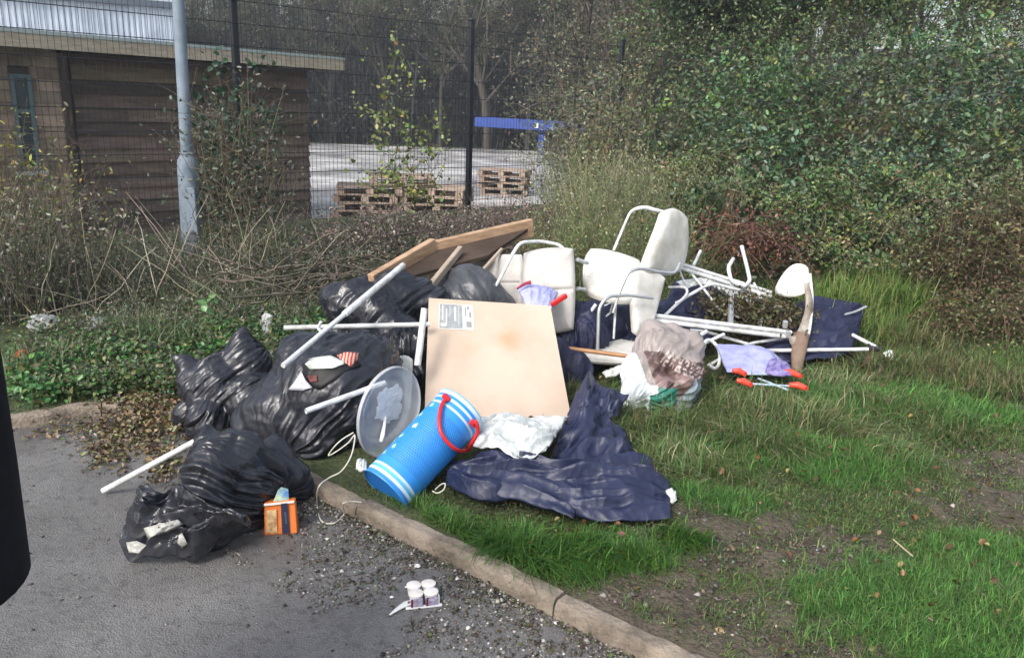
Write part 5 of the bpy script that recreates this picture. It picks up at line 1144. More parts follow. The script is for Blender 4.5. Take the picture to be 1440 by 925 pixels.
tr = N.new('ShaderNodeBsdfTransparent'); ms = N.new('ShaderNodeMixShader'); nz = N.new('ShaderNodeTexNoise'); nz.inputs['Scale'].default_value = 5; mr = N.new('ShaderNodeMapRange'); mr.inputs[3].default_value = .3; mr.inputs[4].default_value = .62
L.new(nz.outputs['Fac'], mr.inputs[0]); L.new(mr.outputs[0], ms.inputs[0]); L.new(tr.outputs[0], ms.inputs[1]); L.new(b.outputs[0], ms.inputs[2]); L.new(ms.outputs[0], N['Material Output'].inputs['Surface'])
m.build('disc', plm, ld, True, 40)
def lp2(r, t, z=0): return lc + (maj * math.cos(t) + V2 * math.sin(t)) * r * a_ + nv * z
m = MB(); P = [lp2(r_, t_, -.03) for r_, t_ in [(.6, -.9), (.66, -.3), (.67, .2), (.66, .7), (.6, 1.2), (.4, 1.7), (.15, 2.6), (.2, -2.4), (.42, -1.6)]]; c_ = lp2(.2, 0, -.02)
P = []
for k in range(48):
    t_ = 2 * math.pi * k / 48; r_ = .42 + .16 * math.cos(t_ - .2) + .05 * math.sin(5 * t_) + .03 * math.sin(11 * t_ + 1) + .02 * math.sin(19 * t_)
    P.append(lp2(min(r_, .64), t_, -.024))
m.add([c_] + P, [(0, 1 + i, 1 + (i + 1) % 48) for i in range(48)]); o = m.build('white_patch', mat('white_patch', (.78, .8, .82), .4, (.9, .9, .9), 20, .4, 30), ld, True, 60)  # white patch with a wavy outline laid inside the lid dish
m = MB(); m.tube([lp2(.12, 3.0, -.02), lp2(.5, 2.95, -.018), lp2(.66, 3.0, -.015)], [.006, .016, .012], 10, flat=.4); m.build('white_streak', bpy.data.materials['white_patch'], ld, True)

# ------------------------------------------------------------------ blue tube with red handle
tb, tp = D(541, 690, 2.92), D(649, 575, 3.22)
bt = empty('blue_tub', tb, 'bright blue plastic tube with white bands and a red rope handle, leaning on the kerb', 'tub')
axb = unit(tp - tb); Lb = np.linalg.norm(tp - tb); xa = unit(np.cross(axb, vw)); ya = np.cross(axb, xa)
if ya @ vw > 0: ya = -ya; 
# xa roughly in picture plane, ya towards viewer
def cyl(s, t, r): return tb + axb * s * Lb + (xa * math.cos(t) + ya * math.sin(t)) * r
Rb, Rt = .113, .117
def rad(s): return Rb + (Rt - Rb) * s
hole = bpy.data.materials.new('perforated_blue'); hole.use_nodes = True; N = hole.node_tree.nodes; L = hole.node_tree.links; b = N['Principled BSDF']; b.inputs['Roughness'].default_value = .38
at = N.new('ShaderNodeAttribute'); at.attribute_name = 'Col'; L.new(at.outputs['Color'], b.inputs['Base Color'])
m = MB(); NS = 320; NZ = 260; V = []; C2 = []
BLU = np.array([.03, .27, .74]); LBL = np.array([.12, .5, .8]); WHT = np.array([.55, .68, .82]); DKB = np.array([.015, .13, .5]); 
flow = [(.3, 2.2), (.42, 2.35), (.55, 2.1), (.68, 2.4), (.36, 2.6), (.8, 2.25), (.62, 2.65), (.48, 2.75), (.22, 2.45), (.74, 2.7), (.86, 2.5)]
lr = (xa @ RT) # sign: which side of the tube points right
for i in range(NZ + 1):
    s = i / NZ
    for k in range(NS):
        t = 2 * math.pi * k / NS; r = rad(s)
        for (c0, wd, am) in [(.012, .012, .004), (.99, .012, .005), (.93, .01, .0025), (.07, .01, .0025)]: r += am * math.exp(-((s - c0) / wd) ** 2)
        c = BLU
        if .045 < s < .07 or .1 < s < .125: c = WHT
        elif .07 <= s <= .1: c = LBL
        elif s < .045: c = BLU * .9 + .02
        elif .9 < s < .925 or .955 < s < .985: c = WHT
        elif s >= .985: c = LBL
        elif .84 < s < .865: c = WHT * .9
        else:
            if .2 < s < .78:
                # staggered holes
                gs = s * 50; gt = t * 64 / (2 * math.pi) + (.5 if int(gs) % 2 else 0); d = math.hypot((gs % 1) - .5, (gt % 1) - .5)
                side = math.cos(t) * (1 if lr > 0 else -1)
                if d < .3: c = DKB; r -= .0015
        tl = math.atan2(math.sin(t), math.cos(t) * (1 if lr > 0 else -1))
        for (fs_, ft_) in flow:
            ft_ = ft_ + .5
            ds = math.hypot((s - fs_) * Lb, (tl - ft_) * r); pet = .011 + .006 * math.cos(3 * math.atan2((tl - ft_) * r, (s - fs_) * Lb) + fs_ * 40) * math.sin(fs_ * 90 + 7 * (tl - ft_) / .1)
            if ds < .005: c = np.array([.7, .6, .25])
            elif ds < pet: c = np.array([.72, .75, .5]) if int(fs_ * 100) % 2 else np.array([.35, .62, .2])
        V.append(tb + axb * s * Lb + (xa * math.cos(t) + ya * math.sin(t)) * r); C2.append(c)
F = [(i * NS + k, i * NS + (k + 1) % NS, (i + 1) * NS + (k + 1) % NS, (i + 1) * NS + k) for i in range(NZ) for k in range(NS)]
me = raw_mesh('tube_wall', np.array(V), np.array(F), np.array(C2), True); o = link('tube_wall', me, hole, bt); sd_ = o.modifiers.new('s', 'SOLIDIFY'); sd_.thickness = .005; sd_.offset = -1
m = MB(); V = [tb + axb * .008]; 
for k in range(48): t = 2 * math.pi * k / 48; V.append(tb + axb * .006 + (xa * math.cos(t) + ya * math.sin(t)) * (Rb - .004))
m.add(V, [(0, 1 + k, 1 + (k + 1) % 48) for k in range(48)]); m.build('base', mat('blue_plastic', (.015, .2, .7), .4), bt)
# handle: two pegs on the rim and a rope loop hanging on the visible side
def near_surf(px, py, off):
    # point on tube cylinder toward viewer
    best = None
    for s in np.linspace(0, 1, 80):
        for t in np.linspace(0, 2 * math.pi, 120):
            p = cyl(s, t, rad(s)); nn = (p - tb) - axb * ((p - tb) @ axb)
            if nn @ vw > 0: continue
            x, y = prj(p); d = (x - px) ** 2 + (y - py) ** 2
            if best is None or d < best[0]: best = (d, p + unit(nn) * off)
    return best[1]
def prj(p): v = np.array(p) - CAM; z = v @ fw; return 720 + FPX * (v @ RT) / z, 462.5 - FPX * (v @ UP) / z
pg1, pg2 = near_surf(629, 561, .012), near_surf(663, 594, .012)
lpH = [pg1, near_surf(621, 578, .02), near_surf(617, 600, .022), near_surf(622, 618, .025), near_surf(636, 629, .03), near_surf(652, 628, .02), D(664, 622, pg2[1] - .03), D(672, 606, pg2[1] - .03), D(669, 593, pg2[1] - .03), pg2 + [0, -.01, 0]]
m = MB(); m.tube(lpH, .0085, 12, smooth=6); m.build('rope_handle', M['red'], bt, True)
for q in (pg1, pg2):
    m = MB(); m.box(q, (.038, .02, .026), frame_from(q, unit(np.cross(axb, vw)), axb), bev=.006); m.build('handle_peg', M['red'], bt)

# ------------------------------------------------------------------ navy tarpaulin and white film
tz = empty('navy_tarpaulin', G(780, 690, .12), 'crumpled navy blue tarpaulin lying on the grass in front of the tan board', 'tarpaulin')
sheet_obj('main_folds', M['tarp'], tz, [D(632, 655, 3.12), D(670, 652, 3.16), D(730, 655, 3.15), D(790, 668, 3.1), D(850, 650, 3.2), D(905, 645, 3.2), D(940, 672, 3.08)],
          [G(626, 684, .105), G(675, 708, .105), G(730, 706, .105), G(770, 716, .105), G(815, 732, .105), G(870, 739, .105), G(943, 733, .105)], bulge=.1, fold=.05, crk=.013, seed=81, fdir=(.45, .9), fs=5.5, nu=220, nv=120)
sheet_obj('rolled_edge', M['tarp'], tz, [D(690, 640, 3.2), D(730, 650, 3.15), D(780, 668, 3.1), D(830, 690, 3.0)], [G(636, 668, .125), G(690, 698, .125), G(740, 712, .125), G(805, 734, .125)], bulge=.075, fold=.035, crk=.012, seed=87, fdir=(.15, 1), fs=3.5, nu=150, nv=80)
sheet_obj('upper_folds', M['tarp'], tz, [D(800, 590, 3.6), D(825, 575, 3.65), D(850, 585, 3.6), D(880, 610, 3.5), D(890, 640, 3.35)], [D(770, 650, 3.2), D(800, 655, 3.15), D(835, 662, 3.12), D(870, 656, 3.15), D(893, 648, 3.2)], bulge=.07, fold=.05, crk=.012, seed=83, fdir=(.9, .4), fs=5, nu=130, nv=110)
sheet_obj('standing_corner', M['tarp'], tz, [D(824, 530, 3.8), D(832, 528, 3.8), D(850, 548, 3.75), D(884, 560, 3.7)], [D(795, 592, 3.58), D(818, 600, 3.5), D(845, 592, 3.52), D(868, 585, 3.56)], bulge=.05, fold=.035, crk=.012, seed=85, fdir=(1, .2), fs=4, nu=90, nv=80, clamp=False)
wf_ = empty('white_plastic_sheet', D(740, 620, 3.3), 'crumpled white plastic sheet on the navy tarpaulin below the tan board', 'plastic sheet')
sheet_obj('film', M['white_film'], wf_, [D(676, 594, 3.42), D(705, 588, 3.5), D(750, 590, 3.55), D(800, 588, 3.55)], [D(665, 628, 3.12), D(700, 634, 3.04), D(735, 648, 2.98), D(768, 634, 3.05)], bulge=.05, fold=.028, crk=.012, seed=91, fdir=(.6, .9), fs=8, nu=110, nv=70)
m = MB(); 
tg = G(945, 700, .16); q = empty('white_rag', tg, 'small white scrap of film at the right end of the navy tarpaulin', 'scrap'); sheet_obj('film', M['white_film'], q, [D(935, 690, 2.9), D(944, 688, 2.9), D(951, 694, 2.9)], [D(938, 702, 2.86), D(945, 710, 2.84), D(951, 704, 2.86)], bulge=.015, fold=.01, crk=.006, seed=93, nu=20, nv=14)

# string
def cord(name, label, pts, r=.0028, cat='string'):
    m = MB(); m.tube(pts, r, 6, smooth=8); o = m.build(name, M['rope'], None, True); return tag(o, label, cat)
cord('white_string', 'tangled white string hanging over the kerb between front bag and blue tube', [D(497, 608, 3.0), D(482, 617, 2.98), D(470, 628, 2.97), D(462, 640, 2.97), D(474, 634, 2.95), D(490, 622, 2.95), D(499, 612, 2.95), D(494, 640, 2.88), D(480, 662, 2.83), D(462, 672, 2.8), D(448, 685, 2.74), G(446, 710, .012), G(452, 732, .008), G(470, 735, .008), G(484, 722, .008), D(482, 708, 2.72), D(495, 705, 2.74), D(508, 706, 2.76)])
cord('white_string', 'small loop of white string on the grass right of the blue tube', [D(608, 690, 2.93), D(615, 693, 2.92), D(624, 688, 2.92), D(626, 680, 2.95), D(620, 681, 2.96), D(612, 688, 2.93)], .003)

# ------------------------------------------------------------------ pots pack on the road
pc = G(595, 848, 0); pk = empty('dessert_pot_pack', pc, 'small pack of white lidded pots with purple labels on the road near the kerb', 'pot pack')
A3p = frame_from(pc, unit(np.array([.97, .24, 0])), (0, 0, 1)); plab = mat('purple_label', (.16, .1, .22), .4, (.5, .48, .6), 60); cream = mat('cream_lid', (.75, .68, .58), .4, (.85, .8, .76), 20); wpl = mat('white_plastic', (.78, .78, .78), .35)
def pq(u, v, w): return pc + (A3p[0] * u + A3p[1] * v) * .86 + A3p[2] * w * .9
for (u, v) in [(-.028, 0), (.03, 0), (-.03, .055), (.028, .055)]:
    m = MB(); c = pq(u, v, 0); m.tube([c + [0, 0, .004], c + [0, 0, .035], c + [0, 0, .042]], [.018, .0225, .0235], 20); pt_ = m.build('pot', wpl, pk, True, 40)
    m = MB(); m.tube([c + [0, 0, .042], c + [0, 0, .0435], c + [0, 0, .046]], [.025, .025, .017], 20); m.build('lid', cream, pt_, True, 40)
for u in (-.028, .03):
    m = MB(); m.box(pq(u, -.029, .024), (.04, .002, .03), A3p); lb2 = m.build('label', plab, pk)
    m = MB(); m.box(pq(u - .018, -.0305, .024), (.006, .002, .03), A3p); m.build('label_band', mat('maroon', (.15, .01, .03), .4) if 'maroon' not in bpy.data.materials else bpy.data.materials['maroon'], lb2)
m = MB(); m.box(pq(0, -.026, .004), (.12, .012, .006), A3p, bev=.001); m.box(pq(.058, 0, .02), (.003, .05, .034), A3p); m.build('sleeve', wpl, pk)
sp = empty('spilt_cream', G(565, 855, 0), 'streak of spilt white cream on the road beside the pots', 'spill')
m = MB(); m.tube([G(548, 864, .004), G(560, 855, .005), G(572, 848, .006), G(585, 845, .006)], [.003, .009, .014, .012], 12, smooth=5, flat=.3); m.build('streak', mat('cream_spill', (.75, .75, .74), .3), sp, True)
for (x, y, r) in [(587, 795, .012), (583, 820, .007), (571, 825, .005), (551, 839, .006)]:
    c = G(x, y, .006); e_ = empty('white_scrap', c, {587: 'largest white scrap on the gravel above the pots', 583: 'small white crumb just above the pots', 571: 'small white crumb left of the pot lids', 551: 'small white crumb on the road left of the pots'}[x], 'scrap')
    P, F = ICO[4]; P = P * r * (1 + .3 * noise(P * 2, x)[:, None]) * [1, .8, .5]; me = raw_mesh('crumb', P, F, None, True); o = link('crumb', me, wpl); o.parent = e_

# ------------------------------------------------------------------ compost sack
def sackcol(P):
    o = D(935, 510, 4.13); q = P - o; u = q @ RT; v = q @ UP; k = FPX / 4.1; u = u * k; v = v * k  # own flat frame, cm like units
    n1 = fbm(P * 14, 5, 3); n2_ = fbm(P * 40, 7, 3); c = np.array([[.3, .26, .245]]) * (1 + .25 * n1)[:, None]
    dark = (v + .25 * u + 8 * n1 < 12) & (u + .25 * v > -30); c[dark] = (np.array([.11, .07, .065]) * (1 + .8 * n2_[dark])[:, None]) + np.array([.1, .07, .07]) * (n1[dark] > .2)[:, None]
    lf_ = (u + .3 * v + 3 * n1 < -41) & (v < 15); c[lf_] = np.array([.58, .64, .66])
    gr = (v < -34 + 3 * n1) & (u > -30) & (u < 8); c[gr] = np.array([.02, .16, .12]) * (1 + .6 * n2_[gr])[:, None]
    rt = (u - .9 * (v + 50) > 10 + 3 * n1) & (v < -22) ; c[rt] = np.array([.3, .36, .42])
    pn = (np.abs(u + 29) < 8) & (np.abs(v + 37) < 7); c[pn] = np.array([.66, .72, .76])
    # printed lettering shapes running diagonally, too creased to read
    a = u * .9 - v * .42; b = u * .42 + v * .9
    row = ((b + 8) / 13) % 1; ch = (a / 9.5) % 1; k_ = ((np.abs(row - .5) < .36) & (np.abs(ch - .5) < .3) & ~((np.abs(row - .5) < .16) & (np.abs(ch - .5) < .12))) & (b > -14) & (b < 18) & (a > -12) & (a < 52) & (n2_ > -.25)
    c[k_ & ~dark] = np.array([.12, .085, .08]); c[k_ & dark & (b > -8)] = np.array([.42, .36, .34]); return np.clip(c, .004, .9)
sm = bagmat('printed_sack', (1, 1, 1), .36, .3, (1, 1, 1)); N = sm.node_tree.nodes; L = sm.node_tree.links; at = N.new('ShaderNodeAttribute'); at.attribute_name = 'Col'
for l_ in list(N['Principled BSDF'].inputs['Base Color'].links): L.remove(l_)
L.new(at.outputs['Color'], N['Principled BSDF'].inputs['Base Color'])
bag('compost_sack', 'brown and white printed plastic compost sack lying on the grass beside the tipped chair frame', 'sack', [(935, 500, 4.18, 44), (905, 525, 4.08, 30), (955, 515, 4.13, 36), (920, 472, 4.28, 22), (945, 470, 4.28, 20), (965, 490, 4.23, 28), (895, 545, 3.98, 20), (930, 545, 3.98, 24), (960, 540, 3.98, 22), (880, 552, 3.98, 8), (940, 562, 3.93, 9)],
    sm, cols=sackcol, tie=D(1000, 470, 4.5), folds=.02, crk=.012, seed=101, nf=8, sub=7)
q = empty('white_rag', D(860, 525, 4.3), 'white scrap of film sticking out left of the compost sack', 'scrap'); sheet_obj('film', M['white_film'], q, [D(846, 524, 4.3), D(862, 518, 4.32), D(880, 510, 4.36)], [D(852, 532, 4.26), D(866, 530, 4.28), D(882, 524, 4.3)], bulge=.015, fold=.01, crk=.006, seed=105, nu=24, nv=14, clamp=False)

# ------------------------------------------------------------------ padded garden chairs
def pad(m_name, c4, th, m_, parent, nx=0, ny=3, rad_=.22, K=72, name='pad', bow=0.):
    """rounded cushion between four corners TL TR BR BL, stitched rows ny and columns nx"""
    TL, TR, BR, BL = [np.array(c, float) for c in c4]; n = unit(np.cross(TR - TL, BL - TL)); n = n * (1 if n @ (CAM - TL) > 0 else -1)
    V = []; 
    for side in (1, -1):
        for j in range(K + 1):
            for i in range(K + 1):
                a, b = i / K * 2 - 1, j / K * 2 - 1
                # squircle mapping for rounded corners
                e = 1 - rad_ * .29 * (a * a * b * b) * 1.6; u = .5 + .5 * a * e; v = .5 + .5 * b * e
                p = (TL * (1 - u) + TR * u) * (1 - v) + (BL * (1 - u) + BR * u) * v
                edge = max(abs(a), abs(b)); h = th / 2 * (1 - edge ** 7) ** .5
                q = 0
                if ny: q = max(q, math.exp(-(((v * ny) % 1 - .0) / .035) ** 2), math.exp(-(((v * ny) % 1 - 1.) / .035) ** 2))
                if nx: q = max(q, math.exp(-(((u * nx) % 1 - .0) / .035) ** 2), math.exp(-(((u * nx) % 1 - 1.) / .035) ** 2))
                if edge > .93: q = 0
                h -= q * .012
                V.append(p + n * side * max(h, 0) + n * bow * (1 - b * b))
    F = []; o_ = (K + 1) ** 2
    for j in range(K):
        for i in range(K):
            a = j * (K + 1) + i; F.append((a, a + K + 1, a + K + 2, a + 1)); F.append((a + o_, a + 1 + o_, a + K + 2 + o_, a + K + 1 + o_))
    for i in range(K):
        for a, b in ((i, i + 1), (K * (K + 1) + i + 1, K * (K + 1) + i), ((i + 1) * (K + 1), i * (K + 1)), (i * (K + 1) + K, (i + 1) * (K + 1) + K)): F.append((a, b, b + o_, a + o_))
    m = MB(); m.add(V, F); return m.build(name, m_, parent, True, 70)
CG = 'padded white garden chairs thrown on the pile'
c1 = empty('garden_chair', D(730, 470, 4.75), 'padded white garden chair lying folded directly behind the tan board', 'chair', CG)
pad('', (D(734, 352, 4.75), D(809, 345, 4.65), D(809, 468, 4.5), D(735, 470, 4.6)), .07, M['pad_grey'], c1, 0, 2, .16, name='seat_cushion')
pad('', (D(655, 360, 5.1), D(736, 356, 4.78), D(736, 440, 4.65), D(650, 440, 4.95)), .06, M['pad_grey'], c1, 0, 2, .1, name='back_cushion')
m = MB(); m.tube(rounded([D(681, 424, 4.5), D(702, 395, 4.55), D(718, 362, 4.6), D(731, 341, 4.65), D(760, 339, 4.75), D(786, 344, 4.75), D(795, 352, 4.72)], .04), .0105, 10); m.build('arm_frame', M['white_metal'], c1, True)
m = MB(); m.tube([D(812, 365, 4.7), D(826, 370, 4.8)], .012, 8); m.build('hinge_rod', M['white_metal'], c1, True); m = MB(); m.tube([D(812, 406, 4.65), D(822, 407, 4.75)], .012, 8); m.build('hinge_rod', M['white_metal'], c1, True)
c2 = empty('garden_chair', D(890, 500, 4.9), 'padded white garden chair upright on top of the pile with its seat turned left', 'chair', CG)
pad('', (D(821, 345, 5.1), D(906, 366, 5.1), D(900, 432, 4.75), D(817, 420, 4.75)), .09, M['pad'], c2, 0, 3, .4, name='seat_cushion', bow=.01)
pad('', (D(932, 290, 5.05), D(964, 296, 5.3), D(957, 390, 5.2), D(892, 388, 4.8)), .085, M['pad'], c2, 0, 0, .45, name='back_cushion', bow=.02)
pad('', (D(888, 376, 4.85), D(938, 386, 5.0), D(914, 470, 4.75), D(890, 475, 4.65)), .07, M['pad'], c2, 0, 0, .3, name='lower_cushion', bow=-.01)
m = MB(); m.tube(rounded([D(863, 352, 5.05), D(874, 326, 5.1), D(887, 296, 5.15), D(905, 291, 5.15), D(938, 300, 5.2)], .05), [.009, .009, .009, .014, .014], 10); m.build('rear_arm', M['white_metal'], c2, True)
m = MB(); m.tube(rounded([D(862, 440, 4.6), D(872, 408, 4.62), D(884, 382, 4.65), D(900, 377, 4.7), D(930, 383, 4.8), D(950, 384, 4.85), D(956, 370, 4.9)], .05), .0095, 10); m.build('front_arm', M['grey_metal'], c2, True)
m = MB(); m.tube(rounded([D(840, 500, 4.5), D(842, 432, 4.55), D(855, 416, 4.58), D(885, 415, 4.65), D(918, 419, 4.75)], .05), .0105, 10); m.build('side_tube', M['grey_metal'], c2, True)
m = MB(); m.tube([D(803, 478, 4.55), D(838, 428, 4.62)], .011, 10); m.build('strut', M['white_metal'], c2, True)
m = MB(); m.tube([D(863, 476, 4.62), D(866, 425, 4.64)], .007, 8); m.build('strut', M['white_metal'], c2, True)
m = MB(); m.tube([D(850, 430, 4.62), D(862, 424, 4.62), D(858, 440, 4.62), D(852, 445, 4.6)], .006, 8); m.build('bracket', M['grey_metal'], c2)
c4_ = empty('chair_cushion', D(845, 510, 4.6), 'loose white cushion lying flat on the ground under the upright white chair', 'cushion')
pad('', (D(812, 477, 4.85), D(900, 480, 4.85), D(896, 513, 4.4), D(804, 506, 4.4)), .06, M['pad'], c4_, 0, 0, .3, name='cushion_body')
# wooden stick
wp = pole('brown wooden broom handle lying level between the tan board and the sack', D(770, 486, 4.4), D(886, 501, 4.3), .0125, name='broom_handle', m=mat('varnished_wood', (.3, .14, .06), .4, (.42, .22, .1), 10), group=None)
wp['category'] = 'broom handle'

# tipped chair frame at right
c3 = empty('garden_chair', D(1000, 490, 5.2), 'white garden chair tipped on its side at the right with bare frame rails', 'chair', CG)
def rail(a, b, name, m_=None, r=.013, gap=.028):
    m = MB(); g = np.array([0, 0, gap / 2]); m.tube([a + g, b + g], r, 10); m.tube([a - g, b - g], r, 10); m.bar(a, b, .008, gap, bev=.001); return m.build(name, m_ or M['white_metal'], c3, True, 40)
rail(D(957, 374, 5.35), D(1084, 414, 5.4), 'upper_rail'); rail(D(918, 447, 4.85), D(1112, 471, 4.95), 'lower_rail', r=.014, gap=.034)
m = MB(); m.bar(D(1029, 402, 5.3), D(1027, 462, 4.9), .03, .028, up=(0, 1, 0), bev=.004); m.build('cross_brace', M['grey_metal'], c3)
m = MB(); m.tube(rounded([D(1043, 346, 5.6), D(1050, 374, 5.5), D(1055, 395, 5.4), D(1046, 404, 5.35), D(1028, 395, 5.35), D(1024, 376, 5.4), D(1031, 364, 5.5)], .03), .0135, 10); m.build('leg_loop', M['white_metal'], c3, True)
m = MB(); m.tube([D(975, 374, 5.4), D(985, 353, 5.55)], .011, 10); m.build('peg', M['white_metal'], c3, True)
m = MB(); m.tube([D(955, 378, 5.2), D(962, 396, 5.2), D(972, 402, 5.2)], .006, 8); m.tube([D(940, 404, 5.2), D(962, 404, 5.15), D(966, 412, 5.1), D(958, 422, 5.0), D(950, 426, 5.0)], .009, 8, smooth=4); m.build('arm_bracket', M['white_metal'], c3, True)
m = MB(); m.tube([D(985, 490, 4.6), D(995, 478, 4.7), D(1006, 484, 4.7), D(1012, 496, 4.65), D(1011, 512, 4.6), D(1005, 518, 4.55), D(996, 512, 4.55)], .011, 10, smooth=4); m.build('foot_loop', M['white_metal'], c3, True)
m = MB(); m.tube([D(975, 478, 4.75), D(993, 466, 4.85)], .014, 10); m.tube([D(992, 482, 4.75), D(1018, 470, 4.85)], .011, 10); m.build('leg_stub', M['white_metal'], c3, True)
for q_, r_ in ((D(1108, 470, 4.93), .016), (D(1104, 456, 4.95), .01)):
    m = MB(); m.box(q_, (.03, .03, .05), bev=.006); m.build('hinge_block', M['grey_metal'], c3)
pad('', (D(1110, 369, 5.35), D(1139, 372, 5.35), D(1136, 420, 5.15), D(1082, 416, 5.25)), .06, M['pad'], c3, 0, 0, .55, name='back_cushion')
m = MB(); m.tube([D(1134, 398, 5.15), D(1138, 425, 5.1), D(1135, 450, 5.05), D(1125, 475, 4.95), D(1113, 480, 4.9)], [.02, .028, .036, .04, .03], 18, smooth=5, flat=.55); m.build('stained_cushion', M['pad_stain'], c3, True)
m = MB(); m.tube([D(1127, 470, 4.95), D(1123, 495, 4.85), D(1120, 524, 4.75)], [.05, .046, .03], 18, smooth=5, flat=.6); m.build('muddy_cushion', mat('mud_brown_vinyl', (.12, .075, .05), .6, (.22, .15, .11), 8), c3, True)
m = MB(); m.tube([D(1139, 385, 5.25), D(1142, 420, 5.15), D(1139, 460, 5.0), D(1131, 490, 4.9)], .01, 10, smooth=5); m.build('cushion_piping', M['white_metal'], c3, True)
fr = empty('broken_chair_frame', D(980, 480, 5.0), 'loose bent white chair tubes tangled between the upright chair and the tipped frame', 'chair frame')
for pts, r in [([D(926, 452, 5.0), D(960, 420, 5.1), D(1000, 398, 5.2), D(1040, 408, 5.25)], .011), ([D(905, 470, 4.9), D(940, 462, 4.95), D(990, 466, 5.0), D(1060, 486, 4.95)], .011),
               ([D(965, 376, 5.4), D(985, 400, 5.3), D(1012, 436, 5.2), D(1040, 446, 5.1)], .009), ([D(1000, 512, 4.7), D(1030, 494, 4.8), D(1058, 482, 4.95), D(1100, 476, 5.0)], .01), ([D(878, 455, 5.0), D(886, 480, 4.95), D(920, 486, 4.9)], .012), ([D(1060, 398, 5.45), D(1075, 430, 5.3), D(1068, 465, 5.1)], .01)]:
    m = MB(); m.tube(rounded(pts, .05), r, 10); m.build('tube', M['white_metal'], fr, True)
# debris on the frame
dl = Foliage(); n = 3600; u = RNG.uniform(0, 1, n); c_ = np.array([D(1000 + 120 * t, 425 + 25 * t * (1 if k % 2 else .5), 5.25) for k, t in enumerate(u)]) + RNG.normal(0, 1, (n, 3)) * [.07, .12, .05]; c_[:, 2] = np.maximum(c_[:, 2], H(c_[:, 0], c_[:, 1]) + .02)
dl.leaves(c_, RNG.uniform(.012, .04, n), cvar(pick([(.1, .075, .04), (.06, .045, .025), (.14, .12, .06), (.1, .11, .04)], n), n, .3), up=.3)
c_ = np.array([D(960 + 130 * t, 470, 5.3) for t in RNG.uniform(0, 1, 300)]) + RNG.normal(0, .08, (300, 3)); dd = rvec(300) * .12; dl.tubes(c_[:, None] + dd[:, None] * np.linspace(-1, 1, 3)[None, :, None], .003, .002, cvar((.1, .08, .05), 300))
tag(dl.build('dead_leaf_heap', M['leaf']), 'heap of dead leaves and moss caught in the tipped chair frame', 'leaf heap', kind='stuff')

# patterned cloth and navy canvas under the frame
cv = empty('navy_canvas', D(1150, 470, 5.4), 'navy canvas sheet with a grey hem pole lying at the far right', 'canvas')
sheet_obj('cloth', M['canvas'], cv, [D(1085, 440, 5.7), D(1140, 424, 5.75), D(1190, 426, 5.75), D(1216, 434, 5.7)], [D(1070, 512, 4.85), D(1140, 508, 4.85), D(1190, 500, 4.95), D(1205, 476, 5.2)], bulge=.07, fold=.05, crk=.015, seed=111, fdir=(.3, 1), fs=5, nu=90, nv=60)
m = MB(); m.tube([D(1138, 446, 5.4), D(1180, 443, 5.4), D(1200, 439, 5.45), D(1218, 431, 5.5)], .009, 8, smooth=4); m.build('hem_pole', M['grey_metal'], cv, True)
pole('white pole lying level at the far right over the navy canvas', D(1072, 493, 4.85), D(1222, 491, 4.95), .0125)
pole('short white pole at the right end of the pile slanting down to the corner joint', D(1199, 471, 5.15), D(1232, 488, 4.95), .0125)
m = MB(); q = D(1226, 490, 4.95); m.box(q, (.05, .04, .035), bev=.008); m.tube([q, q + [.06, 0, 0]], .013, 8); m.tube([q, q + [0, .05, .01]], .013, 8); tag(m.build('corner_joint', mat('dark_joint', (.03, .03, .03), .5)), 'dark plastic corner joint where the white poles meet at far right', 'joint')
cv2 = empty('navy_canvas', D(990, 430, 5.6), 'navy canvas with white edging hanging inside the tipped chair frame', 'canvas')
sheet_obj('cloth', M['canvas'], cv2, [D(950, 395, 5.6), D(990, 395, 5.7), D(1030, 402, 5.7), D(1060, 415, 5.6)], [D(930, 440, 5.25), D(985, 445, 5.3), D(1030, 452, 5.3), D(1080, 458, 5.3)], bulge=.03, fold=.03, crk=.012, seed=121, fs=5, nu=60, nv=36)
sheet_obj('white_border', M['white_film'], cv2, [D(950, 399, 5.35), D(985, 394, 5.4), D(1030, 402, 5.45), D(1070, 422, 5.4)], [D(960, 408, 5.3), D(990, 403, 5.35), D(1025, 420, 5.35), D(1068, 440, 5.3)], bulge=.02, fold=.02, crk=.012, seed=123, fs=6, nu=60, nv=26, clamp=False)
cv3 = empty('navy_canvas', D(930, 460, 5.3), 'dark navy canvas bunched on the ground beneath the upright white chair', 'canvas')
sheet_obj('cloth', M['canvas'], cv3, [D(800, 425, 5.5), D(860, 430, 5.6), D(930, 425, 5.6), D(990, 440, 5.5)], [D(800, 510, 4.7), D(860, 482, 4.75), D(920, 485, 4.8), D(1000, 480, 4.9)], bulge=.06, fold=.05, crk=.02, seed=125, fs=6, nu=90, nv=50)
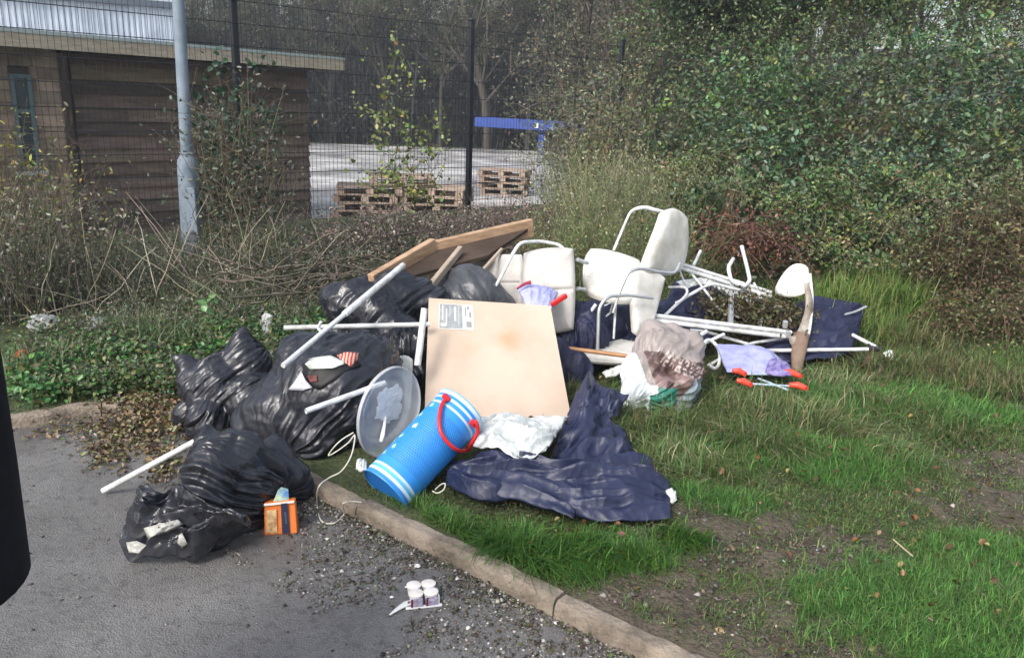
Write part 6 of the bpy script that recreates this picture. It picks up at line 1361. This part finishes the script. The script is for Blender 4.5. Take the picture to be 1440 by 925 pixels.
# lilac folding seat pieces
dp = mat('purple_cloth', (.1, .04, .25), .6, (.3, .28, .5), 22)
li = empty('child_folding_seat', D(1060, 520, 4.6), 'lilac cloth child seat with red plastic ends on the grass below the tipped chair', 'folding seat')
sheet_obj('cloth', M['lilac'], li, [D(1005, 484, 4.7), D(1040, 486, 4.75), D(1075, 490, 4.75), D(1100, 506, 4.65)], [G(1022, 524, .17), G(1050, 527, .17), G(1085, 529, .17), G(1112, 528, .17)], bulge=.03, fold=.014, crk=.004, seed=131, fs=4, nu=50, nv=30)
sheet_obj('purple_trim', dp, li, [D(1078, 508, 4.55), D(1092, 505, 4.56), D(1110, 514, 4.5)], [G(1076, 526, .19), G(1092, 529, .19), G(1114, 528, .19)], bulge=.035, fold=.01, crk=.004, seed=132, nu=24, nv=14)
for (a, b) in [((1030, 521), (1048, 526)), ((1036, 535), (1056, 541)), ((1100, 522), (1126, 529)), ((1110, 541), (1134, 546))]:
    m = MB(); m.tube([G(a[0], a[1], .2), G((a[0] + b[0]) / 2, (a[1] + b[1]) / 2 - 2, .2), G(b[0], b[1], .2)], [.012, .02, .014], 10); m.build('end_cap', M['orange_red'], li, True)
for (a, b) in [((1048, 539), (1116, 543)), ((1066, 532), (1108, 548)), ((1075, 506), (1112, 526)), ((1050, 526), (1104, 526))]:
    m = MB(); m.tube([G(*a, .19), G(*b, .19)], .006, 8); m.build('rod', mat('pale_blue_rod', (.4, .5, .6), .4) if 'pale_blue_rod' not in bpy.data.materials else bpy.data.materials['pale_blue_rod'], li, True)
l2 = empty('child_folding_seat', D(760, 430, 4.35), 'small lilac cloth with red plastic ends peeping over the top edge of the tan board', 'folding seat')
sheet_obj('cloth', M['lilac'], l2, [D(728, 408, 4.45), D(745, 400, 4.5), D(770, 404, 4.5), D(785, 412, 4.48)], [D(740, 432, 4.3), D(752, 434, 4.3), D(765, 434, 4.3), D(776, 434, 4.3)], bulge=.03, fold=.01, crk=.004, seed=133, fs=4, nu=40, nv=24, clamp=False)
m = MB(); m.bar(D(775, 429, 4.25), D(797, 415, 4.28), .02, .03, bev=.006); m.build('end_cap', M['red'], l2)
m = MB(); m.tube([D(727, 406, 4.4), D(738, 399, 4.42), D(747, 397, 4.42)], [.006, .009, .012], 8); m.build('end_cap', mat('dark_red_plastic', (.3, .015, .05), .4), l2, True)

# litter in the verge at left
def scrap(label, px, py, dy, r, col, seed):
    e = empty('plastic_litter', D(px, py + r, dy), label, 'litter'); a = D(px, py, dy); k = r / FPX * dy; g = float(H(a[0], a[1])) + .03; rs = np.random.default_rng(seed)
    z1 = max(a[2] + k, g + k * 1.3); j = lambda: rs.normal(0, k * .25, 3)
    sheet_obj('film', M[col], e, [np.array([a[0] - k * 1.4, a[1] + k, z1 - k * .6]) + j(), np.array([a[0] - k * .3, a[1] + k, z1]) + j(), np.array([a[0] + k * .6, a[1] + k, z1 - k * .3]) + j(), np.array([a[0] + k * 1.5, a[1] + k, z1 - k]) + j()],
              [np.array([a[0] - k * 1.3, a[1] - k * .6, g]) + j(), np.array([a[0], a[1] - k * .8, g]) + j(), np.array([a[0] + k * 1.3, a[1] - k * .4, g]) + j()], bulge=k * .6, fold=k * .3, crk=k * .12, seed=seed, nu=36, nv=24, clamp=False, fs=5)
scrap('crumpled pale clear plastic bag in the weeds at the left edge', 58, 460, 5.0, 14, 'litter_film', 141)
scrap('crumpled white plastic bag in the weeds left of the bin bags', 140, 472, 4.9, 14, 'litter_film', 143)
scrap('upright white torn scrap beside the crumpled white bag', 122, 468, 4.9, 8, 'litter_film', 145)
scrap('white scrap of plastic on the weeds behind the left bin bag', 376, 448, 5.0, 6, 'litter_film', 147)
M['rust_leaf'] = mat('rust_leaf', (.45, .1, .03), .6)
scrap('crumpled red orange wrapper in the weeds beside the dark coat', 32, 502, 4.4, 8, 'rust_leaf', 149)
scrap('white scrap on the grass beyond the corner joint', 1252, 498, 4.9, 5, 'white_film', 151)
scrap('white wad of plastic between torn bag and plastic lid', 568, 508, 3.75, 8, 'white_film', 153)
q = empty('white_rag', D(508, 655, 2.95), 'dirty white rag on the kerb below the plastic lid', 'rag'); sheet_obj('cloth', M['white_film'], q, [D(502, 648, 2.98), D(510, 646, 2.98), D(516, 650, 2.98)], [D(500, 660, 2.94), D(508, 664, 2.92), D(516, 661, 2.93)], bulge=.015, fold=.012, crk=.006, seed=155, nu=20, nv=14, clamp=False)
# stones and stick
for i, (px, py, r) in enumerate([(210, 567, .07), (215, 570, .05)]):
    pass
m = MB(); m.tube([G(1256, 758, .16), G(1270, 770, .15), G(1284, 782, .14)], .003, 6); tag(m.build('straw_stick', mat('straw', (.34, .29, .18), .8)), 'single pale straw stick lying on the grass at lower right', 'stick')
#PART4
# ------------------------------------------------------------------ person at the left edge, mostly outside the photo
def person():
    px_, py_ = -1.15, 1.24
    e = empty('person', (px_, py_, 0), 'person in a long black coat and black trousers standing at the left edge', 'person')
    J = {}; V = []; Rr = []; E = []
    def v(n, x, y, z, r): J[n] = len(V); V.append((px_ + x, py_ + y, z)); Rr.append(r)
    def c(a, b): E.append((J[a], J[b]))
    v('pelvis', 0, 0, .95, (.155, .115)); v('waist', 0, 0, 1.1, (.135, .1)); v('chest', 0, .0, 1.3, (.165, .115)); v('neck0', 0, -.01, 1.46, (.075, .07)); v('neck1', 0, .0, 1.53, (.055, .055)); v('head0', 0, .01, 1.6, (.068, .075)); v('head1', 0, .01, 1.68, (.078, .095)); v('head2', 0, .0, 1.745, (.06, .075))
    c('pelvis', 'waist'); c('waist', 'chest'); c('chest', 'neck0'); c('neck0', 'neck1'); c('neck1', 'head0'); c('head0', 'head1'); c('head1', 'head2')
    for s, n in ((1, 'R'), (-1, 'L')):
        v('hip' + n, s * .09, 0, .9, (.095, .095)); v('knee' + n, s * .1, .02, .5, (.06, .06)); v('calf' + n, s * .1, -.01, .34, (.058, .058)); v('ank' + n, s * .1, -.02, .1, (.038, .04)); v('heel' + n, s * .1, -.03, .045, (.04, .035)); v('toe' + n, s * .115, .14, .035, (.042, .028))
        c('pelvis', 'hip' + n); c('hip' + n, 'knee' + n); c('knee' + n, 'calf' + n); c('calf' + n, 'ank' + n); c('ank' + n, 'heel' + n); c('heel' + n, 'toe' + n)
        v('sh' + n, s * .17, 0, 1.42, (.06, .06)); v('el' + n, s * .22, -.06, 1.15, (.045, .045)); v('wr' + n, s * .17, .12, .98, (.03, .03)); v('pm' + n, s * .14, .17, .93, (.035, .02))
        c('chest', 'sh' + n); c('sh' + n, 'el' + n); c('el' + n, 'wr' + n); c('wr' + n, 'pm' + n)
        for k, dx in enumerate((-.024, -.008, .008, .024)):
            L_ = (.035, .042, .04, .03)[k]; a, b = 'f%s%d' % (n, k), 'g%s%d' % (n, k)
            v(a, s * (.13 - .0) + dx, .2, .9, (.009, .009)); v(b, s * .125 + dx, .2 + L_ * .4, .9 - L_, (.0075, .0075)); c('pm' + n, a); c(a, b)
        v('t' + n, s * .105, .16, .915, (.01, .01)); v('u' + n, s * .09, .18, .89, (.008, .008)); c('pm' + n, 't' + n); c('t' + n, 'u' + n)
    me = bpy.data.meshes.new('body'); me.from_pydata(V, E, []); o = link('body', me, M['skin'], e)
    sk = o.modifiers.new('skin', 'SKIN'); sk.use_smooth_shade = True; sv = me.skin_vertices[0].data if me.skin_vertices else None
    if sv is None:
        bpy.context.view_layer.update()
        lay = me.attributes
    for i, r in enumerate(Rr):
        if me.skin_vertices: me.skin_vertices[0].data[i].radius = r; me.skin_vertices[0].data[i].use_root = (i == 0)
    sb = o.modifiers.new('sub', 'SUBSURF'); sb.levels = sb.render_levels = 2
    # coat: swept elliptical rings, open front edge, collar
    def shell(name, rings, m_, n=48, folds=.0, seed=3, parent=e):
        Vv = []; 
        for (z, cx, cy, rx_, ry_) in rings:
            for k in range(n):
                t = 2 * math.pi * k / n; w = 1 + folds * (1.6 - z) * math.sin(t * 7 + seed) * .6 + folds * (1.6 - z) * math.sin(t * 4 + 1)
                Vv.append((px_ + cx + rx_ * w * math.copysign(abs(math.cos(t)) ** .85, math.cos(t)), py_ + cy + ry_ * w * math.copysign(abs(math.sin(t)) ** .85, math.sin(t)), z))
        F = [(i * n + k, i * n + (k + 1) % n, (i + 1) * n + (k + 1) % n, (i + 1) * n + k) for i in range(len(rings) - 1) for k in range(n)]
        m = MB(); m.add(Vv, F); ob = m.build(name, m_, parent, True, 60); s_ = ob.modifiers.new('s', 'SOLIDIFY'); s_.thickness = .008; return ob
    shell('coat', [(.735, 0, 0, .272, .19), (.76, 0, 0, .272, .19), (.95, 0, 0, .277, .185), (1.1, 0, 0, .28, .175), (1.25, 0, 0, .28, .17), (1.36, 0, 0, .265, .16), (1.43, 0, 0, .21, .13), (1.48, 0, -.005, .13, .1), (1.5, 0, -.005, .085, .08), (1.56, 0, -.01, .09, .085)], M['black_cloth'], folds=.03)
    for s in (1, -1):
        m = MB(); m.tube([(px_ + s * .16, py_, 1.42), (px_ + s * .21, py_ - .04, 1.3), (px_ + s * .225, py_ - .06, 1.15), (px_ + s * .2, py_ + .04, 1.05), (px_ + s * .17, py_ + .13, .975)], [.085, .078, .07, .06, .05], 16, smooth=4, cap=False); m.build('sleeve', M['black_cloth'], e, True)
        m = MB(); m.tube([(px_ + s * .09, py_, .98), (px_ + s * .1, py_ + .01, .6), (px_ + s * .1, py_ + .01, .35), (px_ + s * .1, py_ - .01, .1)], [.12, .09, .075, .065], 16, smooth=4, cap=False); m.build('trouser_leg', mat('dark_trousers', (.02, .02, .025), .9) if s == 1 else bpy.data.materials['dark_trousers'], e, True)
        P, F = ICO[5]; P = P * [.052, .15, .05] + [px_ + s * .11, py_ + .055, .045]; P[:, 2] = np.maximum(P[:, 2], .004); me = raw_mesh('shoe', P, F, None, True); link('shoe', me, mat('black_leather', (.01, .01, .01), .35) if s == 1 else bpy.data.materials['black_leather'], e)
    P, F = ICO[6]; r_ = .112 * (1 + .04 * noise(P * 9, 4)); k = (P[:, 1] > .25) & (P[:, 2] < .55); r_ = np.where(k, .06, r_); P = P * r_[:, None] * [.8, 1, 1.05] + [px_, py_ - .008, 1.7]; me = raw_mesh('hair', P, F, None, True); link('hair', me, M['hair'], e)
    ey = mat('eye_white', (.8, .8, .8), .2); ir = mat('iris', (.05, .03, .02), .2); lipm = mat('lips', (.4, .16, .14), .5)
    for s in (1, -1):
        P, F = ICO[4]; me = raw_mesh('eye', P * .013 + [px_ + s * .032, py_ + .09, 1.675], F, None, True); o_ = link('eye', me, ey, e); me = raw_mesh('iris', P * .006 + [px_ + s * .032, py_ + .1, 1.675], F, None, True); link('iris', me, ir, o_)
        me = raw_mesh('ear', P * [.01, .018, .03] + [px_ + s * .082, py_ + .0, 1.665], F, None, True); link('ear', me, M['skin'], e)
    m = MB(); m.tube([(px_, py_ + .095, 1.68), (px_, py_ + .108, 1.655), (px_, py_ + .112, 1.638), (px_, py_ + .095, 1.63)], [.008, .011, .014, .009], 10, smooth=3); m.build('nose', M['skin'], e, True)
    m = MB(); m.tube([(px_ - .024, py_ + .086, 1.603), (px_, py_ + .096, 1.605), (px_ + .024, py_ + .086, 1.603)], [.003, .007, .003], 8, smooth=3); m.build('mouth', lipm, e, True)
person()

# ------------------------------------------------------------------ light
SUN_EL = math.radians(42); SUN_AZ = math.radians(215)  # compass style: from behind left of the camera
w = bpy.data.worlds.new('World'); SC.world = w; w.use_nodes = True; nt = w.node_tree; N = nt.nodes; L = nt.links
sky = N.new('ShaderNodeTexSky'); sky.sky_type = 'NISHITA'; sky.sun_disc = False; sky.sun_elevation = SUN_EL; sky.sun_rotation = SUN_AZ; sky.air_density = 1.2; sky.dust_density = 4.0; sky.ozone_density = 1
bg = N['Background']; bg.inputs['Strength'].default_value = .15
hs = N.new('ShaderNodeHueSaturation'); hs.inputs['Saturation'].default_value = .6; L.new(sky.outputs[0], hs.inputs['Color']); L.new(hs.outputs[0], bg.inputs['Color'])
sd = bpy.data.lights.new('sun', 'SUN'); sd.energy = 1.25; sd.angle = math.radians(18); sd.color = (1, .985, .96); so = bpy.data.objects.new('sun', sd); COL.objects.link(so)
sdir = Vector((math.sin(SUN_AZ) * math.cos(SUN_EL), math.cos(SUN_AZ) * math.cos(SUN_EL), math.sin(SUN_EL)))  # towards the sun
so.rotation_euler = sdir.to_track_quat('Z', 'Y').to_euler(); so.location = (0, 0, 20)
SC.view_settings.view_transform = 'Standard'; SC.view_settings.look = 'None'; SC.view_settings.exposure = .88; SC.view_settings.gamma = 1
try: SC.view_settings.use_curve_mapping = False
except Exception: pass
SC.render.engine = 'CYCLES'; SC.cycles.max_bounces = 6; SC.cycles.transparent_max_bounces = 8; SC.cycles.use_denoising = True
SC.cycles.caustics_reflective = False; SC.cycles.caustics_refractive = False; SC.cycles.sample_clamp_indirect = 6

for o in bpy.data.objects:
    if 'label' in o and not (4 <= len(o['label'].split()) <= 16): print('LONGLABEL', o.name, o['label'])

# ------------------------------------------------------------------ thin haze in the air
m = MB(); m.box((0, 30, 15), (200, 190, 44)); hz = bpy.data.materials.new('haze'); hz.use_nodes = True; nt = hz.node_tree; N = nt.nodes; N.remove(N['Principled BSDF'])
pv = N.new('ShaderNodeVolumePrincipled'); pv.inputs['Color'].default_value = (.86, .92, 1, 1); pv.inputs['Density'].default_value = .0022; pv.inputs['Anisotropy'].default_value = .2; nt.links.new(pv.outputs[0], N['Material Output'].inputs['Volume'])
tag(m.build('haze', hz), kind='stuff')
SC.cycles.volume_bounces = 0
